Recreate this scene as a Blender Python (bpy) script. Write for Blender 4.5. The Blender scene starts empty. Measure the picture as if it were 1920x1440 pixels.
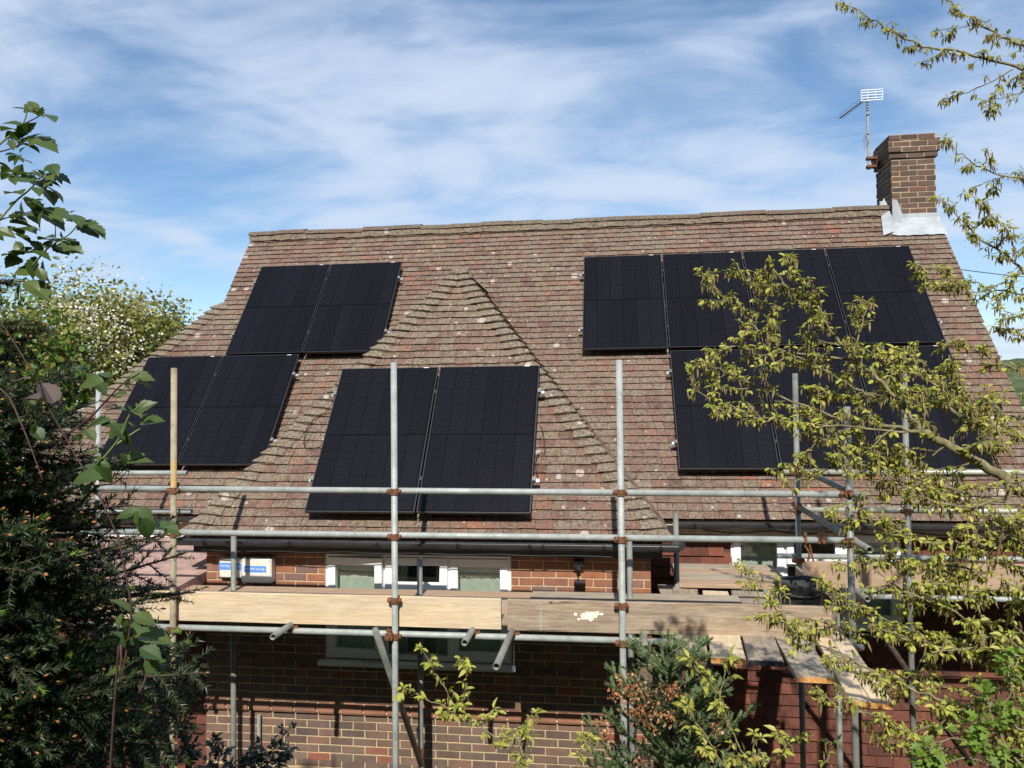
import bpy, math, random
import numpy as np
from mathutils import Vector, Matrix
R = math.radians
random.seed(7); rng = np.random.default_rng(11)
SC = bpy.context.scene; COL = SC.collection
LIFT = 4.9                      # camera height above the ground; coordinates below are relative to the camera

# ------------------------------------------------------------------ camera
FPX, YAW, PIT, ROL = 1440.0, R(-7.503), R(1.726), R(-.577)
cy, sy, cp, sp, cr, sr = math.cos(YAW), math.sin(YAW), math.cos(PIT), math.sin(PIT), math.cos(ROL), math.sin(ROL)
FW = np.array([sy*cp, cy*cp, sp]); RT0 = np.array([cy, -sy, 0.]); UP0 = np.cross(RT0, FW)
RT = RT0*cr+UP0*sr; UP = UP0*cr-RT0*sr
cam = bpy.data.objects.new('camera', bpy.data.cameras.new('camera')); COL.objects.link(cam)
cam.matrix_world = Matrix(((RT[0], UP[0], -FW[0], 0), (RT[1], UP[1], -FW[1], 0), (RT[2], UP[2], -FW[2], LIFT), (0, 0, 0, 1)))
cam.data.sensor_width = 36; cam.data.lens = 36*FPX/1920; cam.data.clip_start = .05; cam.data.clip_end = 6000
SC.camera = cam
SC.render.resolution_x, SC.render.resolution_y = 1024, 768

def at(x, y, Y):
    """world point (camera-relative) at facade depth Y seen in direction x, y of the photograph"""
    r = FW+RT*(x-960)/FPX+UP*(720-y)/FPX
    return r*(Y/r[1])

# ------------------------------------------------------------------ world and sun
W = bpy.data.worlds.new('World'); SC.world = W; W.use_nodes = True
SUNDIR = Vector((-.045, 1, -.90)).normalized()
def make_world():
    nt = W.node_tree; nt.nodes.clear(); N = nt.nodes.new; L = nt.links.new
    out = N('ShaderNodeOutputWorld'); bg = N('ShaderNodeBackground'); bg.inputs[1].default_value = .115
    sky = N('ShaderNodeTexSky'); sky.sky_type = 'NISHITA'; sky.sun_disc = False
    sky.sun_elevation = R(42); sky.sun_rotation = math.atan2(-SUNDIR.x, -SUNDIR.y)
    sky.air_density = 1.1; sky.dust_density = .05; sky.ozone_density = 2.6; sky.altitude = 400
    hs = N('ShaderNodeHueSaturation'); hs.inputs['Saturation'].default_value = 1.15; hs.inputs['Value'].default_value = 1.05
    L(sky.outputs[0], hs.inputs['Color'])
    tc = N('ShaderNodeTexCoord'); sep = N('ShaderNodeSeparateXYZ'); L(tc.outputs['Generated'], sep.inputs[0])
    def M(op, a, b=None, c=None):
        m = N('ShaderNodeMath'); m.operation = op
        for i, v in enumerate((a, b, c)):
            if v is None: continue
            if isinstance(v, (int, float)): m.inputs[i].default_value = v
            else: L(v, m.inputs[i])
        return m.outputs[0]
    zz = M('ADD', M('MAXIMUM', sep.outputs[2], 0.0), .20)
    u = M('DIVIDE', sep.outputs[0], zz); v = M('DIVIDE', sep.outputs[1], zz)
    cb = N('ShaderNodeCombineXYZ'); L(u, cb.inputs[0]); L(v, cb.inputs[1])
    def noise(rot, sc, scale, det, rough, dist, loc=(0, 0, 0)):
        mp = N('ShaderNodeMapping'); mp.inputs['Rotation'].default_value = (0, 0, R(rot)); mp.inputs['Scale'].default_value = sc; mp.inputs['Location'].default_value = loc
        L(cb.outputs[0], mp.inputs[0]); n = N('ShaderNodeTexNoise'); L(mp.outputs[0], n.inputs['Vector'])
        n.inputs['Scale'].default_value = scale; n.inputs['Detail'].default_value = det; n.inputs['Roughness'].default_value = rough; n.inputs['Distortion'].default_value = dist
        return n.outputs[0]
    big = noise(-38, (.8, 1.2, 1), .80, 3, .5, .3, (2.3, .9, 0))
    mid = noise(-30, (.95, 1.4, 1), 2.3, 5, .5, .5, (1.2, 4.4, 0))
    fin = noise(-40, (.8, 2.4, 1), 4.6, 8, .6, .7, (7.7, 2.2, 0))
    d = M('ADD', M('ADD', M('MULTIPLY', big, .95), M('MULTIPLY', mid, .90)), M('MULTIPLY', fin, .20))
    mr = N('ShaderNodeMapRange'); mr.interpolation_type = 'SMOOTHSTEP'
    L(d, mr.inputs[0]); mr.inputs[1].default_value = .81; mr.inputs[2].default_value = 1.20; mr.inputs[3].default_value = .06; mr.inputs[4].default_value = .92
    mix = N('ShaderNodeMixRGB'); L(mr.outputs[0], mix.inputs[0]); L(hs.outputs[0], mix.inputs[1]); mix.inputs[2].default_value = (4.8, 5.7, 7.0, 1)
    L(mix.outputs[0], bg.inputs[0]); L(bg.outputs[0], out.inputs[0])
make_world()
sun = bpy.data.objects.new('sun', bpy.data.lights.new('sun', 'SUN')); COL.objects.link(sun)
sun.data.energy = 5.0; sun.data.angle = R(.53); sun.data.color = (1, .95, .87)
sun.rotation_euler = SUNDIR.to_track_quat('-Z', 'Y').to_euler(); sun.location = (0, -20, 40)
VS = SC.view_settings; VS.view_transform = 'Standard'; VS.look = 'None'; VS.exposure = 0.22; VS.gamma = 1; VS.use_curve_mapping = False

# ------------------------------------------------------------------ material helpers
class NT:
    def __init__(s, name):
        s.m = bpy.data.materials.new(name); s.m.use_nodes = True; s.t = s.m.node_tree; s.t.nodes.clear()
        s.out = s.t.nodes.new('ShaderNodeOutputMaterial'); s.b = s.t.nodes.new('ShaderNodeBsdfPrincipled'); s.t.links.new(s.b.outputs[0], s.out.inputs[0])
        s.tc = s.t.nodes.new('ShaderNodeTexCoord')
    def set(s, sock, v):
        if isinstance(v, (int, float)): sock.default_value = v
        elif isinstance(v, (tuple, list)): sock.default_value = tuple(v)+((1,) if len(v) == 3 and len(sock.default_value) == 4 else ())
        else: s.t.links.new(v, sock)
    def coord(s, scale=(1, 1, 1), rot=(0, 0, 0), kind='Object'):
        m = s.t.nodes.new('ShaderNodeMapping'); s.t.links.new(s.tc.outputs[kind], m.inputs[0])
        m.inputs['Scale'].default_value = scale; m.inputs['Rotation'].default_value = rot; return m.outputs[0]
    def noise(s, v, scale, det=4, rough=.55, dist=0, col=False):
        n = s.t.nodes.new('ShaderNodeTexNoise'); s.t.links.new(v, n.inputs['Vector'])
        n.inputs['Scale'].default_value = scale; n.inputs['Detail'].default_value = det; n.inputs['Roughness'].default_value = rough; n.inputs['Distortion'].default_value = dist
        return n.outputs[1 if col else 0]
    def vor(s, v, scale, out='Distance', rand=1):
        n = s.t.nodes.new('ShaderNodeTexVoronoi'); s.t.links.new(v, n.inputs['Vector']); n.inputs['Scale'].default_value = scale; n.inputs['Randomness'].default_value = rand
        return n.outputs[out]
    def ramp(s, f, stops, const=False):
        n = s.t.nodes.new('ShaderNodeValToRGB'); s.t.links.new(f, n.inputs[0]); e = n.color_ramp.elements
        if const: n.color_ramp.interpolation = 'CONSTANT'
        while len(e) < len(stops): e.new(.5)
        for i, (p, c) in enumerate(stops): e[i].position = p; e[i].color = tuple(c)+(1,) if len(c) == 3 else c
        return n.outputs[0]
    def rng(s, f, a, b, c=0., d=1., smooth=True):
        n = s.t.nodes.new('ShaderNodeMapRange'); n.interpolation_type = 'SMOOTHSTEP' if smooth else 'LINEAR'
        s.set(n.inputs[0], f); n.inputs[1].default_value = a; n.inputs[2].default_value = b; n.inputs[3].default_value = c; n.inputs[4].default_value = d; return n.outputs[0]
    def mix(s, f, a, b, mode='MIX'):
        n = s.t.nodes.new('ShaderNodeMixRGB'); n.blend_type = mode
        s.set(n.inputs[0], f); s.set(n.inputs[1], a); s.set(n.inputs[2], b); return n.outputs[0]
    def math(s, op, a, b=0.):
        n = s.t.nodes.new('ShaderNodeMath'); n.operation = op; s.set(n.inputs[0], a); s.set(n.inputs[1], b); return n.outputs[0]
    def attr(s, name='rnd'):
        n = s.t.nodes.new('ShaderNodeAttribute'); n.attribute_name = name; return n.outputs['Fac']
    def orand(s):
        return s.t.nodes.new('ShaderNodeObjectInfo').outputs['Random']
    def bump(s, h, strength=.3, dist=.01):
        n = s.t.nodes.new('ShaderNodeBump'); n.inputs['Strength'].default_value = strength; n.inputs['Distance'].default_value = dist
        s.t.links.new(h, n.inputs['Height']); s.t.links.new(n.outputs[0], s.b.inputs['Normal'])
    def sepxyz(s, v):
        n = s.t.nodes.new('ShaderNodeSeparateXYZ'); s.t.links.new(v, n.inputs[0]); return n.outputs
    def done(s, col, rough=.8, spec=.3, metal=0.):
        s.set(s.b.inputs['Base Color'], col); s.set(s.b.inputs['Roughness'], rough); s.set(s.b.inputs['Specular IOR Level'], spec); s.set(s.b.inputs['Metallic'], metal)
        return s.m

def mat_tile(name, bias=0., lich=.5):
    n = NT(name); c = n.coord(); r0 = n.attr(); r = n.math('ADD', n.math('MULTIPLY', r0, .62), n.math('MULTIPLY', n.rng(n.noise(c, 1.6, 4, .6), .3, .7), .38)); r2 = n.math('FRACT', n.math('MULTIPLY', r0, 7.31)); r3 = n.math('FRACT', n.math('MULTIPLY', r0, 31.7))
    base = n.ramp(r, [(0, (.068, .044, .039)), (.2, (.122, .066, .054)), (.4, (.145, .084, .067)), (.58, (.160, .106, .084)), (.74, (.175, .092, .070)), (.87, (.205, .100, .072)), (.955, (.26, .108, .066)), (1, (.10, .064, .054))])
    grey = n.mix(n.rng(n.noise(c, 38, 4, .7), .3, .7), (.100, .085, .064), (.255, .215, .158))
    f = n.math('ADD', n.rng(n.noise(c, 16, 6, .75), .38-.10*lich, .66-.08*lich, 0, 1.), n.math('MULTIPLY', n.math('SUBTRACT', r2, .5), .9))
    f = n.math('ADD', f, n.math('MULTIPLY', n.math('SUBTRACT', n.noise(c, 1.1, 3), .5), 1.5))
    col = n.mix(n.rng(f, .05, .95, .04+bias, .84+bias, False), base, grey)
    dark = n.rng(n.noise(c, 33, 6, .75), .50, .66, 0, .85); col = n.mix(dark, col, (.050, .036, .032))
    red = n.math('MULTIPLY', n.rng(n.noise(c, 24, 4, .7), .55, .70, 0, .7), n.rng(r3, .35, .5)); col = n.mix(red, col, (.215, .085, .060))
    col = n.mix(n.rng(n.noise(c, 130, 3, .7), .3, .7, 0, .6), col, n.mix(1, col, (1.55, 1.5, 1.45), 'MULTIPLY'))
    wb = n.noise(c, 55, 3)
    for sc, th, k, rr in ((5.2, .56, .80, .32), (11., .58, .82, .26)):
        d = n.vor(c, sc); cc = n.sepxyz(n.vor(c, sc, 'Color')); wob = n.math('ADD', d, n.math('MULTIPLY', wb, .14))
        spot = n.math('MULTIPLY', n.rng(n.math('SUBTRACT', wob, n.math('MULTIPLY', cc[1], rr*.8)), .06, .10, 1, 0), n.rng(cc[0], th, th+.02))
        col = n.mix(n.math('MULTIPLY', n.math('MULTIPLY', spot, n.rng(wb, .25, .6, .35, 1.)), k), col, (.50, .44, .39))
    d2 = n.vor(c, 34); s2 = n.math('MULTIPLY', n.rng(d2, .12, .26, 1, 0), n.rng(n.sepxyz(n.vor(c, 34, 'Color'))[2], .70, .73)); col = n.mix(n.math('MULTIPLY', s2, .6), col, (.46, .40, .36))
    n.bump(n.math('ADD', n.noise(c, 80, 5, .7), n.math('MULTIPLY', n.noise(c, 14, 3), .8)), .8, .008)
    return n.done(col, .95, .1)
M_TILE = mat_tile('roof_tile_clay'); M_HIP = mat_tile('hip_tile_lichen', .16, 2.2); M_RIDGE = mat_tile('ridge_lichen', .06, 1.8)

def mat_simple(name, col, rough=.7, spec=.3, metal=0., var=.25, scale=20, bump=0.):
    n = NT(name); c = n.coord(); f = n.noise(c, scale, 5, .6)
    dk = tuple(x*(1-var) for x in col); lt = tuple(min(1, x*(1+var)) for x in col)
    cc = n.mix(n.rng(f, .3, .7), dk, lt)
    if bump: n.bump(n.noise(c, scale*2.5, 4, .6), bump, .004)
    return n.done(cc, rough, spec, metal)

def mat_brick(name, stops, pit=.5):
    n = NT(name); c = n.coord(); r = n.attr(); col = n.ramp(r, stops)
    col = n.mix(n.rng(n.noise(c, 9, 5, .65), .35, .72, 0, .55), col, n.mix(1, col, (.62, .60, .62), 'MULTIPLY'))
    col = n.mix(n.rng(n.noise(c, 42, 4, .7), .35, .75, 0, .45), col, n.mix(1, col, (1.45, 1.4, 1.3), 'MULTIPLY'))
    sp_ = n.math('MULTIPLY', n.rng(n.vor(c, 55), .12, .22, 1, 0), n.rng(n.sepxyz(n.vor(c, 55, 'Color'))[0], .62, .66)); col = n.mix(n.math('MULTIPLY', sp_, pit), col, (.03, .025, .025))
    n.bump(n.noise(c, 90, 5, .7), .4, .004); return n.done(col, .88, .2)
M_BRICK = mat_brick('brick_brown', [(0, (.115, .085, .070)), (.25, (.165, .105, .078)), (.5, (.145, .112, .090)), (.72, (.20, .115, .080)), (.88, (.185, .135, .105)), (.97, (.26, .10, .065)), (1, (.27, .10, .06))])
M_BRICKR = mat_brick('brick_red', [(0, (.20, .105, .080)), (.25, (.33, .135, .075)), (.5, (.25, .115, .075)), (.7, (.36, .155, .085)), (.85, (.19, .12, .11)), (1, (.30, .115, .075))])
M_BRICKC = mat_brick('brick_chimney', [(0, (.080, .058, .050)), (.4, (.130, .085, .064)), (.7, (.118, .078, .064)), (1, (.155, .082, .060))])
M_BULL = mat_brick('brick_bullnose', [(0, (.27, .13, .085)), (.5, (.33, .16, .10)), (1, (.24, .13, .09))], .2)
M_MORTAR = mat_simple('mortar', (.52, .40, .24), .95, .1, 0, .18, 30, .3)
M_MORTD = mat_simple('weathered_mortar', (.36, .29, .19), .95, .1, 0, .2, 30, .3)
M_WTILE = mat_brick('wall_tile_red', [(0, (.075, .034, .028)), (.4, (.135, .052, .037)), (.7, (.105, .043, .034)), (1, (.18, .066, .043))], .0)
M_CELLAR = mat_simple('wall_dark_backing', (.10, .05, .04), .95)
M_LEAD = mat_simple('lead_flashing', (.36, .385, .40), .55, .35, .0, .16, 6)
M_UPVC = mat_simple('white_upvc', (.80, .80, .80), .35, .5, 0, .02)
M_RUBBER = mat_simple('black_rubber_seal', (.012, .012, .013), .6)
M_GUT = mat_simple('black_gutter_plastic', (.030, .031, .034), .38, .5, 0, .25, 9)
M_GALV0 = None
def mat_galv(name, base, dark, streak=.5, metal=.35):
    n = NT(name); c = n.coord(); f = n.noise(c, 6, 6, .7); g = n.noise(c, 45, 4, .7)
    col = n.mix(n.rng(f, .35, .7), base, dark); col = n.mix(n.rng(g, .52, .75, 0, streak), col, tuple(min(1, x*1.5) for x in base))
    col = n.mix(n.rng(n.noise(c, 3.1, 6, .75), .64, .74, 0, .7), col, (.20, .12, .07))
    n.bump(g, .12, .002); return n.done(col, n.rng(f, .3, .7, .38, .6), .5, metal)
M_GALV = mat_galv('galvanised_tube', (.365, .39, .365), (.235, .255, .24), .5, .0)
M_GALVD = mat_galv('dull_galvanised_tube', (.205, .21, .185), (.11, .115, .10), .5, .0)
M_GALVY = mat_galv('yellowed_tube', (.46, .45, .36), (.36, .36, .30), .5, .2)
def mat_paintpole():
    n = NT('weathered_pole_yellow_paint'); c = n.coord(); z = n.sepxyz(c)[2]
    f = n.noise(c, 9, 6, .7); col = n.mix(n.rng(f, .35, .7), (.36, .31, .21), (.22, .19, .13))
    w = n.math('ADD', z, n.math('MULTIPLY', n.math('SUBTRACT', n.noise(c, 16, 4, .7), .5), .30))
    band = n.math('MULTIPLY', n.rng(w, 4.22, 4.24), n.rng(w, 4.50, 4.52, 1, 0)); band2 = n.math('MULTIPLY', n.rng(w, 2.80, 2.82), n.rng(w, 2.98, 3.0, 1, 0))
    chip = n.rng(n.noise(c, 30, 5, .75), .44, .52, 1, 0); col = n.mix(n.math('MULTIPLY', n.math('MAXIMUM', band, n.math('MULTIPLY', band2, .7)), n.math('ADD', n.math('MULTIPLY', chip, .65), .25)), col, (.52, .31, .045))
    col = n.mix(n.rng(n.noise(c, 22, 5, .7), .60, .68), col, (.10, .10, .10)); return n.done(col, .75, .3)
M_POLEY = mat_paintpole()
M_RUST = mat_simple('rusty_coupler', (.17, .078, .042), .9, .2, .0, .5, 60, .6)
M_RAIL = mat_simple('aluminium_rail', (.72, .74, .76), .32, .5, .75, .08)
M_FRAME = mat_simple('black_anodised_frame', (.030, .031, .036), .38, .5, .2, .1)
M_CABLE = mat_simple('black_cable', (.012, .012, .012), .5)
def mat_cell():
    n = NT('monocrystalline_cell'); c = n.coord(); x, y, z = n.sepxyz(c)
    fx = n.math('ABSOLUTE', n.math('SUBTRACT', n.math('FRACT', n.math('MULTIPLY', x, 1/.0172)), .5))
    bus = n.rng(fx, .05, .12, 1, 0)
    fy = n.math('FRACT', n.math('MULTIPLY', y, 1/.0925)); gap = n.math('ADD', n.rng(fy, .0, .05, 1, 0), n.rng(fy, .95, 1, 0, 1))
    dash = n.rng(n.noise(n.coord((30, 9, 1)), 3, 3, .7), .35, .65, .6, 1.)
    edge = n.math('MAXIMUM', n.rng(x, .0, .006, 1, 0), n.rng(x, .158, .164, 0, 1))
    col = n.mix(n.orand(), (.0036, .0037, .0058), (.0062, .0064, .0104))
    col = n.mix(n.math('MULTIPLY', n.math('MULTIPLY', bus, dash), .6), col, (.046, .045, .047)); col = n.mix(n.math('MULTIPLY', gap, .8), col, (.002, .002, .003)); col = n.mix(n.math('MULTIPLY', edge, .7), col, (.003, .003, .005))
    return n.done(col, .30, .09)
M_CELL = mat_cell(); M_BACK = mat_simple('black_backsheet', (.003, .003, .004), .3, .12, 0, .05)

def mat_wood(name, a, b, dark, knots=.35, rough=.8):
    n = NT(name); c = n.coord((1.6, 22, 22)); c2 = n.coord((1, 5, 5)); o = n.orand()
    g = n.noise(c, 2.2, 6, .7, .6); col = n.mix(n.rng(g, .36, .64), a, b); col = n.mix(n.rng(n.noise(n.coord((3, 7, 7)), 2.0, 5, .7), .45, .65, 0, .45), col, b)
    col = n.mix(n.rng(n.noise(c, 5, 4, .7), .56, .72, 0, .6), col, dark); col = n.mix(n.rng(n.noise(n.coord((.7, 30, 30)), 2.6, 3, .6), .64, .69, 0, knots), col, dark)
    col = n.mix(n.rng(n.noise(c2, 1.3, 3), .40, .70, 0, .35), col, n.mix(1, col, (1.25, 1.1, .95), 'MULTIPLY'))
    k = n.math('MULTIPLY', n.rng(n.vor(n.coord((1, 1.6, 1.6)), 4.5), .045, .10, 1, 0), n.rng(n.sepxyz(n.vor(n.coord((1, 1.6, 1.6)), 4.5, 'Color'))[1], .66, .70))
    col = n.mix(n.math('MULTIPLY', k, knots), col, dark); col = n.mix(n.rng(n.noise(n.coord(), 28, 4, .75), .66, .74, 0, .4), col, (.60, .56, .50))
    n.bump(g, .25, .003); return n.done(col, rough, .2)
M_WNEW = mat_wood('new_pale_timber', (.63, .525, .37), (.51, .40, .26), (.36, .25, .145))
M_WOLD = mat_wood('weathered_timber', (.40, .32, .235), (.25, .19, .135), (.07, .05, .038), .9)
M_WPINK = mat_wood('pinkish_worn_timber', (.44, .31, .215), (.34, .24, .165), (.16, .10, .07), .4)
M_WGREY = mat_wood('grey_old_timber', (.42, .36, .28), (.28, .235, .18), (.07, .058, .047), .6)
M_WBLACK = mat_wood('tarred_timber', (.36, .30, .23), (.22, .185, .145), (.03, .03, .03), .6)
M_END = mat_simple('orange_sawn_end', (.60, .30, .10), .8, .2, 0, .2, 40)
M_ENDB = mat_simple('black_painted_end', (.035, .037, .042), .7, .3, 0, .5, 40)
M_ENDY = mat_simple('yellow_painted_end', (.55, .40, .06), .7, .3, 0, .25, 40)
M_BLUE = mat_simple('blue_print', (.10, .26, .66), .5, .4, 0, .05); M_WHITEP = mat_simple('white_print', (.82, .84, .86), .5)
M_BOX = mat_simple('cream_alarm_plastic', (.66, .64, .58), .4, .5, 0, .06)
M_FELT = mat_simple('pink_mineral_felt', (.40, .265, .225), .95, .1, 0, .25, 6, .3)
M_WHITESPL = mat_simple('cream_paint_splash', (.78, .71, .58), .7)
M_PLASTER = mat_simple('room_plaster', (.62, .64, .60), .9); M_CURT = mat_simple('pale_curtain', (.46, .50, .43), .9, .1, 0, .08)
M_BUCKET = mat_simple('black_rubber_bucket', (.032, .033, .034), .65, .3, 0, .5, 14)
M_FASC = mat_simple('beige_fascia', (.42, .36, .29), .7)
def mat_glass():
    n = NT('window_glass'); t = n.t; gl = t.nodes.new('ShaderNodeBsdfGlossy'); gl.inputs['Roughness'].default_value = .01; gl.inputs['Color'].default_value = (.9, .95, .92, 1)
    tr = t.nodes.new('ShaderNodeBsdfTransparent'); tr.inputs['Color'].default_value = (.92, .95, .93, 1); lw = t.nodes.new('ShaderNodeLayerWeight'); lw.inputs['Blend'].default_value = .5; pw = t.nodes.new('ShaderNodeMath'); pw.operation = 'POWER'; t.links.new(lw.outputs['Facing'], pw.inputs[0]); pw.inputs[1].default_value = 4; fr = t.nodes.new('ShaderNodeMath'); fr.operation = 'MULTIPLY_ADD'; t.links.new(pw.outputs[0], fr.inputs[0]); fr.inputs[1].default_value = .8; fr.inputs[2].default_value = .07
    mx = t.nodes.new('ShaderNodeMixShader'); t.links.new(fr.outputs[0], mx.inputs[0]); t.links.new(tr.outputs[0], mx.inputs[1]); t.links.new(gl.outputs[0], mx.inputs[2]); t.links.new(mx.outputs[0], n.out.inputs[0]); return n.m
M_GLASS = mat_glass()
def mat_leaf(name, stops, trans=.35, rough=.5, spec=.35, vein=False):
    n = NT(name); r = n.attr(); c = n.coord(); col = n.ramp(r, stops)
    col = n.mix(n.rng(n.noise(c, 35, 3), .3, .7, 0, .4), col, n.mix(1, col, (1.3, 1.2, .9), 'MULTIPLY'))
    n.done(col, rough, spec); tl = n.t.nodes.new('ShaderNodeBsdfTranslucent'); n.set(tl.inputs[0], n.mix(1, col, (1.25, 1.3, .7), 'MULTIPLY'))
    mx = n.t.nodes.new('ShaderNodeMixShader'); mx.inputs[0].default_value = trans
    n.t.links.new(n.b.outputs[0], mx.inputs[1]); n.t.links.new(tl.outputs[0], mx.inputs[2]); n.t.links.new(mx.outputs[0], n.out.inputs[0]); return n.m
M_HORN = mat_leaf('young_hornbeam_leaf', [(0, (.19, .215, .036)), (.3, (.32, .345, .06)), (.6, (.42, .43, .085)), (.85, (.48, .45, .13)), (1, (.35, .40, .065))])
M_CATK = mat_leaf('catkin', [(0, (.25, .20, .09)), (.6, (.33, .275, .13)), (1, (.21, .15, .075))], .15, .8, .1)
M_BARKL = mat_simple('greenish_bark', (.20, .175, .095), .9, .15, 0, .4, 30, .5)
M_BARKD = mat_simple('dark_bark', (.060, .046, .035), .92, .1, 0, .4, 25, .6)
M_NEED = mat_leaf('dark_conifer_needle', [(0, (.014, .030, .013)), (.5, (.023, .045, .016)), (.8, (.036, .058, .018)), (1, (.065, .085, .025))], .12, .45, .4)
M_NEEDB = mat_leaf('blue_green_needle', [(0, (.075, .135, .060)), (.5, (.125, .19, .082)), (1, (.22, .26, .12))], .1, .45, .4)
M_BUD = mat_leaf('orange_conifer_bud', [(0, (.30, .15, .05)), (.5, (.42, .22, .08)), (1, (.34, .14, .06))], .15, .7, .2)
M_SHOOT = mat_leaf('fresh_green_shoot', [(0, (.16, .30, .05)), (1, (.24, .38, .07))], .35)
M_DEADF = mat_leaf('brown_dead_bloom', [(0, (.16, .065, .035)), (.3, (.28, .12, .055)), (.7, (.42, .20, .09)), (1, (.50, .36, .25))], .2, .85, .1)
M_BRAM = mat_leaf('bramble_leaf', [(0, (.045, .085, .022)), (.5, (.065, .105, .028)), (1, (.10, .135, .035))], .3, .4, .45)
M_BRAMP = mat_leaf('purplish_bramble_leaf', [(0, (.085, .060, .060)), (1, (.12, .085, .075))], .2)
M_STEM = mat_simple('bramble_stem', (.065, .035, .030), .7, .3, 0, .3, 20)
M_STEMG = mat_simple('green_shoot_stem', (.20, .25, .08), .6, .3, 0, .2, 20)
M_IVY = mat_leaf('ivy_leaf', [(0, (.035, .085, .014)), (.5, (.075, .155, .022)), (1, (.14, .23, .04))], .25, .35, .5)
M_OLIVE = mat_leaf('olive_spring_leaf', [(0, (.11, .125, .028)), (.5, (.20, .21, .048)), (1, (.30, .28, .085))], .3)
M_BLOOM = mat_leaf('white_blossom', [(0, (.55, .53, .46)), (.6, (.72, .70, .64)), (1, (.62, .50, .46))], .3, .8, .1)
M_HAW = mat_leaf('bright_hawthorn_leaf', [(0, (.13, .22, .035)), (.5, (.19, .29, .05)), (1, (.26, .34, .075))], .4)
M_HOLLY = mat_leaf('dark_holly_leaf', [(0, (.012, .024, .014)), (1, (.025, .045, .022))], .03, .25, .6)
def mat_ground():
    n = NT('garden_ground'); c = n.coord(); f = n.noise(c, .35, 6, .65)
    col = n.mix(n.rng(f, .4, .62), (.055, .075, .022), (.085, .062, .040)); col = n.mix(n.rng(n.noise(c, 9, 5, .7), .4, .7, 0, .5), col, (.035, .045, .016))
    n.bump(n.noise(c, 14, 5, .7), .6, .04); return n.done(col, .95, .1)
M_GROUND = mat_ground()
M_HILL = mat_simple('wooded_hill', (.075, .095, .040), .95, .1, 0, .5, .12, .4)

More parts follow.
